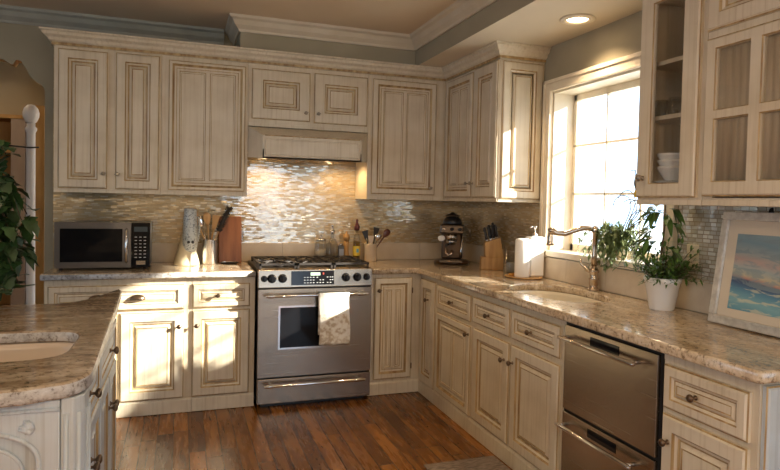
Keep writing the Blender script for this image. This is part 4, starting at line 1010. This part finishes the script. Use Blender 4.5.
# ================================================================== plants
def leafmat(name, c1, c2, rough=.4):
    m = noisy(name, c1, c2, (9, 9, 9), rough); b = [n for n in m.node_tree.nodes if n.type == 'BSDF_PRINCIPLED'][0]
    b.inputs['Subsurface Weight'].default_value = 0; return m
M['leafdark'] = leafmat('dark_ivy_leaf', (.012, .035, .010), (.04, .095, .028))
M['leafgreen'] = leafmat('bright_leaf', (.05, .12, .02), (.14, .24, .05))
M['leafsage'] = leafmat('sage_leaf', (.13, .19, .07), (.28, .34, .15), .6)
M['stem'] = simple('brown_stem', (.09, .06, .03), .7)
M['stemgreen'] = simple('green_stem', (.12, .17, .05), .6)
M['soil'] = noisy('potting_soil', (.02, .012, .008), (.07, .045, .03), (80, 80, 80), .95)
def leaf(mb, p, d, L, W, droop=.3, seg=5, lobed=False, roll=None, cup=.15):
    d = Vector(d).normalized(); s_ = d.cross(Vector((0, 0, 1)))
    if s_.length < .05: s_ = Vector((1, 0, 0))
    s_.normalize(); u = s_.cross(d)
    if roll is not None:
        s_, u = s_ * math.cos(roll) + u * math.sin(roll), u * math.cos(roll) - s_ * math.sin(roll)
    p = Vector(p); pr = None; bm = mb.bm
    shp = [0, .75, 1, .82, .45, 0] if not lobed else [0, 1.0, .70, .85, .40, 0]
    shp = shp if seg == 5 else [math.sin(PI * i / seg) for i in range(seg + 1)]
    for i in range(seg + 1):
        t = i / seg; c = p + d * L * t - Vector((0, 0, 1)) * droop * L * t * t; w = W * .5 * shp[i]
        l = bm.verts.new(c + s_ * w + u * w * cup); m_ = bm.verts.new(c); r = bm.verts.new(c - s_ * w + u * w * cup)
        if pr:
            for q in ((pr[0], pr[1], m_, l), (pr[1], pr[2], r, m_)): f = bm.faces.new(q); f.smooth = True
        pr = (l, m_, r)
def rv(a=1): return Vector((random.uniform(-a, a), random.uniform(-a, a), random.uniform(-a, a)))

# ivy in the wicker basket on the island
M['wicker'] = noisy('woven_wicker', (.12, .075, .035), (.42, .30, .17), (60, 60, 60), .7, detail=2)
iv = thing('potted_ivy', 'dark green trailing ivy in a wicker basket on the island at the far left', 'plant', (-3.13, -1.94, .9145))
mb = MB(); bm = mb.bm; rows_, seg = 14, 40; prev = None
for j in range(rows_ + 1):
    z = .19 * j / rows_; rad = .125 + .045 * math.sin(j / rows_ * 2.2)
    ring = [bm.verts.new(((rad + .006 * math.sin(i * PI / 2 + (j % 2) * PI)) * math.cos(2 * PI * i / seg), (rad + .006 * math.sin(i * PI / 2 + (j % 2) * PI)) * math.sin(2 * PI * i / seg), z)) for i in range(seg)]
    if prev:
        for i in range(seg): f = bm.faces.new((prev[i], prev[(i + 1) % seg], ring[(i + 1) % seg], ring[i])); f.smooth = True
    else: bm.faces.new(ring)
    prev = ring
bm.faces.new(prev); mb.build('basket', 'wicker', iv)
random.seed(11); mb = MB(); st = MB(); C0 = Vector((0, 0, .18))
for k in range(95):
    an = random.uniform(-PI, PI); 
    if random.random() < .55: an = random.uniform(-.9, .9)
    up_ = random.uniform(.10, .72); out_ = random.uniform(.06, .24)
    p0 = C0 + Vector((.05 * math.cos(an), .05 * math.sin(an), 0)); p1 = C0 + Vector((out_ * .6 * math.cos(an), out_ * .6 * math.sin(an), up_)); p2 = C0 + Vector((out_ * 1.15 * math.cos(an), out_ * 1.15 * math.sin(an), up_ * random.uniform(.3, .8) + random.uniform(-.1, 0)))
    if k % 4 == 0: p2.z = random.uniform(-.08, .1) + .12; 
    pts = [p0.lerp(p1, t).lerp(p1.lerp(p2, t), t) for t in [i / 8 for i in range(9)]]
    st.tube(pts, .0022, 5)
    for q in pts[2:]:
        for _ in range(4):
            d = rv(); d.z -= .35; leaf(mb, q + rv(.02), d, random.uniform(.05, .08), random.uniform(.045, .065), .35, lobed=True)
for v in mb.bm.verts: v.co.z = max(v.co.z, .05) if v.co.x < .2 else max(v.co.z, .10)
fo = mb.build('foliage', 'leafdark', iv, fix=False); st.build('stems', 'stem', iv)

# white pot with tall broad-leaved stem and bushy greenery
wp = thing('potted_plant', 'bushy green plant with one tall broad-leaved stem in a white pot beside the painting', 'plant', (-.135, -2.515, .9145))
MB().lathe([(.001, 0), (.054, 0), (.056, .004), (.078, .125), (.083, .128), (.086, .148), (.082, .152), (.076, .148), (.072, .13), (.001, .13)], (0, 0, 0), 36, cap=False).build('pot', 'paper', wp)
MB().lathe([(.073, .131), (.04, .137), (.001, .139)], (0, 0, 0), 20, cap=False).build('soil', 'soil', wp)
random.seed(21); mb = MB(); st = MB()
for k in range(70):
    an = random.uniform(-PI, PI); L = random.uniform(.09, .22); tilt = random.uniform(.15, 1.15)
    d = Vector((math.cos(an) * math.sin(tilt), math.sin(an) * math.sin(tilt), math.cos(tilt)))
    if d.x > .55: d.x *= .4
    p0 = Vector((.03 * math.cos(an), .03 * math.sin(an), .138)); pts = [p0 + d * L * t - Vector((0, 0, .07)) * (t * t) * math.sin(tilt) for t in [0, .25, .5, .75, 1]]
    st.tube(pts, .0014, 4)
    for q in pts[1:]:
        for _ in range(5): leaf(mb, q, (d + rv(.9)).normalized(), random.uniform(.028, .050), random.uniform(.008, .013), .3, seg=3)
mb.build('bushy_foliage', 'leafgreen', wp, fix=False)
mb = MB(); stem = [(.0, 0, .13), (-.004, .012, .25), (.004, .004, .38), (.0, .0, .50)]; st.tube(stem, [.006, .005, .0045, .003], 8); st.build('stems', 'stem', wp)
for (z, an, L, W, dz) in [(.475, PI * .55, .10, .032, .1), (.47, -PI * .52, .09, .03, .0), (.465, PI * .80, .10, .034, -.15), (.455, -PI * .75, .10, .032, -.2), (.46, PI * .40, .08, .03, -.1), (.36, PI * .55, .11, .034, .15), (.33, PI * .72, .10, .034, -.05), (.39, -PI * .55, .08, .028, .1), (.29, PI * .52, .12, .034, .1), (.27, -PI * .6, .09, .03, .2)]:
    st2 = Vector((0, 0, z)); d = Vector((math.cos(an) * .6, math.sin(an), dz)).normalized(); mid = st2 + d * (.05 if z > .4 else .075); sd_ = d.cross(Vector((0, 0, 1))).normalized()
    for q, ll in ((0, 1), (.6, .85), (-.6, .85), (1.3, .6), (-1.3, .6)):
        leaf(mb, mid, d * math.cos(q) + sd_ * math.sin(q) * .35 + Vector((0, 0, -.35 + .75 * math.sin(q))), L * ll, W, .45, roll=random.uniform(-.5, .5))
for v in mb.bm.verts:
    if v.co.y < -.035 and v.co.z > .475: v.co.z = .475 - (v.co.z - .475) * .3
mb.build('broad_leaves', 'leafgreen', wp, fix=False)

# herb on the window sill with trailing sage-green shoots and curly twigs
sp_pl = thing('sill_plant', 'pale green trailing plant on the window sill behind the tap', 'plant', (.025, -2.02, WZ0 + .0125))
MB().lathe([(.001, 0), (.026, 0), (.034, .05), (.036, .056), (.031, .056), (.001, .05)], (0, 0, 0), 24, cap=False).build('pot', 'stone', sp_pl)
random.seed(5); mb = MB(); st = MB()
for k in range(80):
    side = random.uniform(-1, 1); y1 = side * random.uniform(.10, .34) + .03; up_ = random.uniform(.08, .27); x1 = random.uniform(-.09, .02)
    p0 = Vector((0, .01 * side, .05)); p1 = Vector((x1 * .5, y1 * .5, .05 + up_)); p2 = Vector((x1, y1, .05 + up_ * .5 - random.uniform(0, .17)))
    if p2.z < .03: p2.x = min(p2.x, -.05)
    pts = [p0.lerp(p1, t).lerp(p1.lerp(p2, t), t) for t in [i / 7 for i in range(8)]]; st.tube(pts, .0013, 4)
    for q in pts[2:]:
        for _ in range(4): leaf(mb, q, rv() + Vector((0, 0, -.4)), random.uniform(.028, .048), random.uniform(.009, .014), .2, seg=3)
mb.build('foliage', 'leafsage', sp_pl, fix=False); st.build('stems', 'stemgreen', sp_pl)
tg = thing('curly_twigs', 'tangle of thin bare curly twigs standing on the window sill', 'twigs', (.02, -2.13, WZ0 + .0125))
MB().lathe([(.001, 0), (.016, 0), (.020, .03), (.010, .05), (.012, .06), (.008, .06), (.008, .01), (.001, .004)], (0, 0, 0), 18, cap=False).build('bud_vase', 'jar', tg)
tm = MB(); random.seed(14)
for k in range(9):
    p = Vector((0, 0, .01)); pts = [p.copy()]; an = random.uniform(0, 6.28); d = Vector((0, random.uniform(-.3, .3), 1))
    for i in range(26):
        an += random.uniform(.2, .55); q = Vector((math.cos(an) * .25, math.sin(an), .55 + math.sin(an * .7) * .8 if i < 16 else math.cos(an)))
        p = p + (d * (.7 if i < 3 else .25) + q * (.1 if i < 3 else .9)).normalized() * .021; p.x = max(min(p.x, .05), -.10); p.y = max(min(p.y, .16), -.10); p.z = min(p.z, .385); pts.append(p.copy())
    tm.tube(pts, [.0035] * 10 + [.0026] * 17, 5)
tm.build('twigs', 'stem', tg)

# ================================================================== painting
def paint_mat():
    m, nt, b = newmat('seascape_paint')
    tc = N(nt, 'ShaderNodeTexCoord'); sp = N(nt, 'ShaderNodeSeparateXYZ'); nt.links.new(tc.outputs['Object'], sp.inputs[0])
    def ma(op, a, bb=None, c=None):
        n = N(nt, 'ShaderNodeMath', operation=op)
        for i, x in enumerate((a, bb, c)):
            if x is None: continue
            if isinstance(x, (int, float)): n.inputs[i].default_value = x
            else: nt.links.new(x, n.inputs[i])
        return n.outputs[0]
    def nz(sc_, scale, det=4, dist=.6):
        mp = N(nt, 'ShaderNodeMapping'); mp.inputs['Scale'].default_value = sc_; nt.links.new(tc.outputs['Object'], mp.inputs[0])
        n = N(nt, 'ShaderNodeTexNoise', i_Scale=scale, i_Detail=det, i_Distortion=dist); nt.links.new(mp.outputs[0], n.inputs['Vector']); return n.outputs[0]
    n1 = nz((2.0, 1, 8), 3.0)
    zz = ma('ADD', ma('MULTIPLY_ADD', sp.outputs['X'], .10, sp.outputs['Z']), ma('MULTIPLY_ADD', n1, .03, -.015))
    r = ramp(nt, ma('DIVIDE', zz, .34), [(0, (.12, .30, .38)), (.14, (.22, .42, .46)), (.26, (.10, .25, .36)), (.335, (.06, .10, .20)), (.385, (.07, .08, .15)), (.405, (.46, .24, .20)), (.44, (.52, .45, .30)), (.52, (.34, .40, .40)), (.60, (.47, .34, .30)), (.68, (.36, .38, .36)), (.82, (.20, .31, .36)), (1, (.28, .36, .38))])
    n2 = nz((3, 1, 16), 4.0, 5); r2 = ramp(nt, n2, [(.52, (0, 0, 0)), (.60, (1, 1, 1))])
    sea = ma('LESS_THAN', zz, .112); fac = ma('MULTIPLY', r2.outputs[0], ma('MULTIPLY', sea, .7))
    mx = N(nt, 'ShaderNodeMix', data_type='RGBA'); nt.links.new(fac, mx.inputs['Factor']); nt.links.new(r.outputs[0], mx.inputs['A']); mx.inputs['B'].default_value = (.60, .58, .42, 1)
    n3 = nz((2.0, 1, 7), 3.6, 6, 1.6); r3 = ramp(nt, n3, [(.47, (0, 0, 0)), (.56, (1, 1, 1))])
    f3 = ma('MULTIPLY', r3.outputs[0], ma('MULTIPLY', ma('SUBTRACT', 1, sea), .7))
    m3 = N(nt, 'ShaderNodeMix', data_type='RGBA'); nt.links.new(f3, m3.inputs['Factor']); nt.links.new(mx.outputs['Result'], m3.inputs['A']); m3.inputs['B'].default_value = (.22, .29, .31, 1)
    nt.links.new(m3.outputs['Result'], b.inputs['Base Color']); b.inputs['Roughness'].default_value = .35
    bump(nt, b, n2, .2, .001)
    return m
M['seascape'] = paint_mat()
PW, PH = .68, .468
pa = thing('framed_painting', 'framed seascape painting with pink and blue sky leaning on the wall at the right', 'painting', (-.160, -2.822, .9175), 0)
pa.rotation_euler = Matrix((Vector((.0, -1, 0)), Vector((.990, 0, -.141)), Vector((.141, 0, .990)))).transposed().to_euler()
# local: x along the wall towards the camera, z up the picture, -y faces the room
mb = MB(); fw = .034
for a in ((0, PW, 0, fw), (0, PW, PH - fw, PH)): mb.box(a[0], a[1], -.012, .012, a[2], a[3])
for a in ((0, fw, fw, PH - fw), (PW - fw, PW, fw, PH - fw)): mb.box(a[0], a[1], -.012, .012, a[2], a[3])
f1 = mb.build('frame', 'silver', pa, bevel=.004)
mb = MB()
for a in ((fw - .008, PW - fw + .008, fw - .008, fw), (fw - .008, PW - fw + .008, PH - fw, PH - fw + .008), (fw - .008, fw, fw, PH - fw), (PW - fw, PW - fw + .008, fw, PH - fw)): mb.box(a[0], a[1], -.018, -.011, a[2], a[3])
mb.build('inner_bead', 'silver', f1)
MB().box(fw + .0005, PW - fw - .0005, -.002, .004, fw + .0005, PH - fw - .0005).build('mat_board', 'mat', pa)
c = MB().box(0, PW - 2 * (fw + .050), -.0035, -.001, 0, PH - 2 * fw - .036 - .056).build('canvas', 'seascape', pa, loc=(fw + .050, 0, fw + .036))
MB().tube([(.20, .012, PH - .03), (.20, .022, PH + .018), (.20, .05, PH - .05), (.20, .095, .02)], [.006, .009, .006, .006], 8).build('easel_strut', 'black', pa)
# outlet and switch plate on the right wall
t = thing('outlet_plate', 'beige outlet plate on the tiled wall behind the white pot', 'outlet', (-.0065, -2.565, 1.165), -PI / 2)
MB().box(-.036, .036, -.006, 0, -.058, .058).build('plate', 'creamgl', t, bevel=.003)
for z in (-.02, .02): MB().box(-.012, .012, -.0085, -.0055, z - .012, z + .012).build('socket', 'trimp', t, bevel=.003)

# rug
M['rug'] = noisy('grey_brown_rug', (.16, .115, .085), (.34, .27, .215), (30, 90, 30), .95, detail=3, bmp=.5)
rg = MB().box(-1.05, -.635, -3.35, -1.835, .0006, .010).build('rug', 'rug', bevel=.003)
for v in rg.data.vertices:
    if v.co.x < -.9: v.co.y -= .0
tag(rg, 'grey-brown woven runner rug on the floor in front of the sink cabinet', 'rug')

# ================================================================== beyond the opening at the left
spot(-3.9, .75, CZ - .05, 9, 2.8)  # unseen spot added to brighten the dark room beyond
po = thing('bed_post', 'white turned post with a ball top beyond the opening at the far left', 'post', (-3.339, .6, 0))
MB().lathe([(.05, 0), (.05, .04), (.034, .06), (.032, .5), (.040, .52), (.031, .55), (.030, 1.85), (.040, 1.87), (.040, 1.885), (.028, 1.90), (.030, 1.92)], (0, 0, 0), 24).build('shaft', simple('white_paint', (.66, .60, .55), .5), po)
MB().lathe([(.020, 1.915), (.040, 1.935), (.054, 1.97), (.056, 2.0), (.046, 2.035), (.024, 2.058), (.001, 2.064)], (0, 0, 0), 28).build('ball', simple('white_paint_ball', (.66, .60, .55), .5), po)
MB().tube([(-.15, -.035, 1.745), (0, -.036, 1.735), (.06, -.034, 1.74)], .006, 8).build('wire', 'iron', po)
hu = thing('wooden_hutch', 'amber wooden hutch against the far wall beyond the opening at the far left', 'hutch', (-3.9, 1.10, 0))
mb = MB(); mb.box(0, .035, 0, .38, 0, 2.0); mb.box(.495, .56, 0, .38, 0, 2.12); mb.box(.035, .495, .34, .38, 0, 2.0); mb.box(.0, .40, -.01, .38, 2.0, 2.03)
mb.build('carcass', 'goldwood', hu)
MB().box(.32, .42, -.005, .33, 0.0, 1.999).build('divider', noisy('mauve_panel', (.36, .27, .22), (.44, .34, .28), (6, 6, 2), .6), hu)
for z in (.4, .85, 1.3, 1.72): MB().box(.036, .319, .0, .339, z, z + .025).build('shelf', 'goldwood', hu)
MB().box(-3.40, -3.30, 1.455, 1.4995, 0, 2.35).build('trim_7', 'goldwood')['kind'] = 'structure'

# unseen pendants added behind the camera to brighten the ceiling
for (x, y) in ((-3.4, -5.6), (-1.9, -5.6)):
    t = thing('fill_pendant', 'added fill lamp shaped as a white pendant, unseen behind the viewer', 'added fill light', (x, y, 2.0), 0, 'added fill lamps')
    MB().tube([(0, 0, .2), (0, 0, CZ - 2.0)], .004, 6).build('cord', 'black', t)
    MB().lathe([(.09, 0), (.085, .08), (.05, .16), (.012, .2)], (0, 0, 0), 24, cap=False).build('shade', 'casing', t)
    l = bpy.data.lights.new('fill_bulb', 'POINT'); l.energy = 50; l.color = (1, .76, .52); l.shadow_soft_size = .05
    lo = bpy.data.objects.new('fill_bulb', l); COL.objects.link(lo); lo.location = (x, y, 1.97)
# ground outside
mb = MB(); mb.box(.5, 60, -40, 40, -.7, -.6); struct('ground_outside', mb, simple('pale_ground', (.7, .68, .62), .9))
# ------------------------------------------------------------------ camera
cam = bpy.data.cameras.new('camera'); co = bpy.data.objects.new('camera', cam); COL.objects.link(co); sc.camera = co
yaw, pit, rol = [math.radians(a) for a in (-20.046, -1.857, 1.288)]
f = Vector((-math.sin(yaw) * math.cos(pit), math.cos(yaw) * math.cos(pit), math.sin(pit)))
rt = Vector((math.cos(yaw), math.sin(yaw), 0)); up = rt.cross(f)
r2 = rt * math.cos(rol) + up * math.sin(rol); u2 = -rt * math.sin(rol) + up * math.cos(rol)
mt = Matrix((r2, u2, -f)).transposed().to_4x4(); mt.translation = Vector((-2.264, -4.858, 1.395)); co.matrix_world = mt
cam.sensor_width = 36; cam.lens = 625.591 / 780 * 36; cam.shift_x = -(409.194 - 390) / 780; cam.shift_y = -(235 - 221.587) / 780
cam.clip_start = .05
sc.view_settings.view_transform = 'Standard'; sc.view_settings.look = 'None'; sc.view_settings.gamma = 1; sc.view_settings.exposure = 0; sc.view_settings.use_curve_mapping = False
sc.cycles.use_denoising = True; sc.cycles.max_bounces = 10; sc.cycles.transparent_max_bounces = 16
sc.cycles.sample_clamp_indirect = 6; sc.cycles.caustics_reflective = False; sc.cycles.caustics_refractive = False
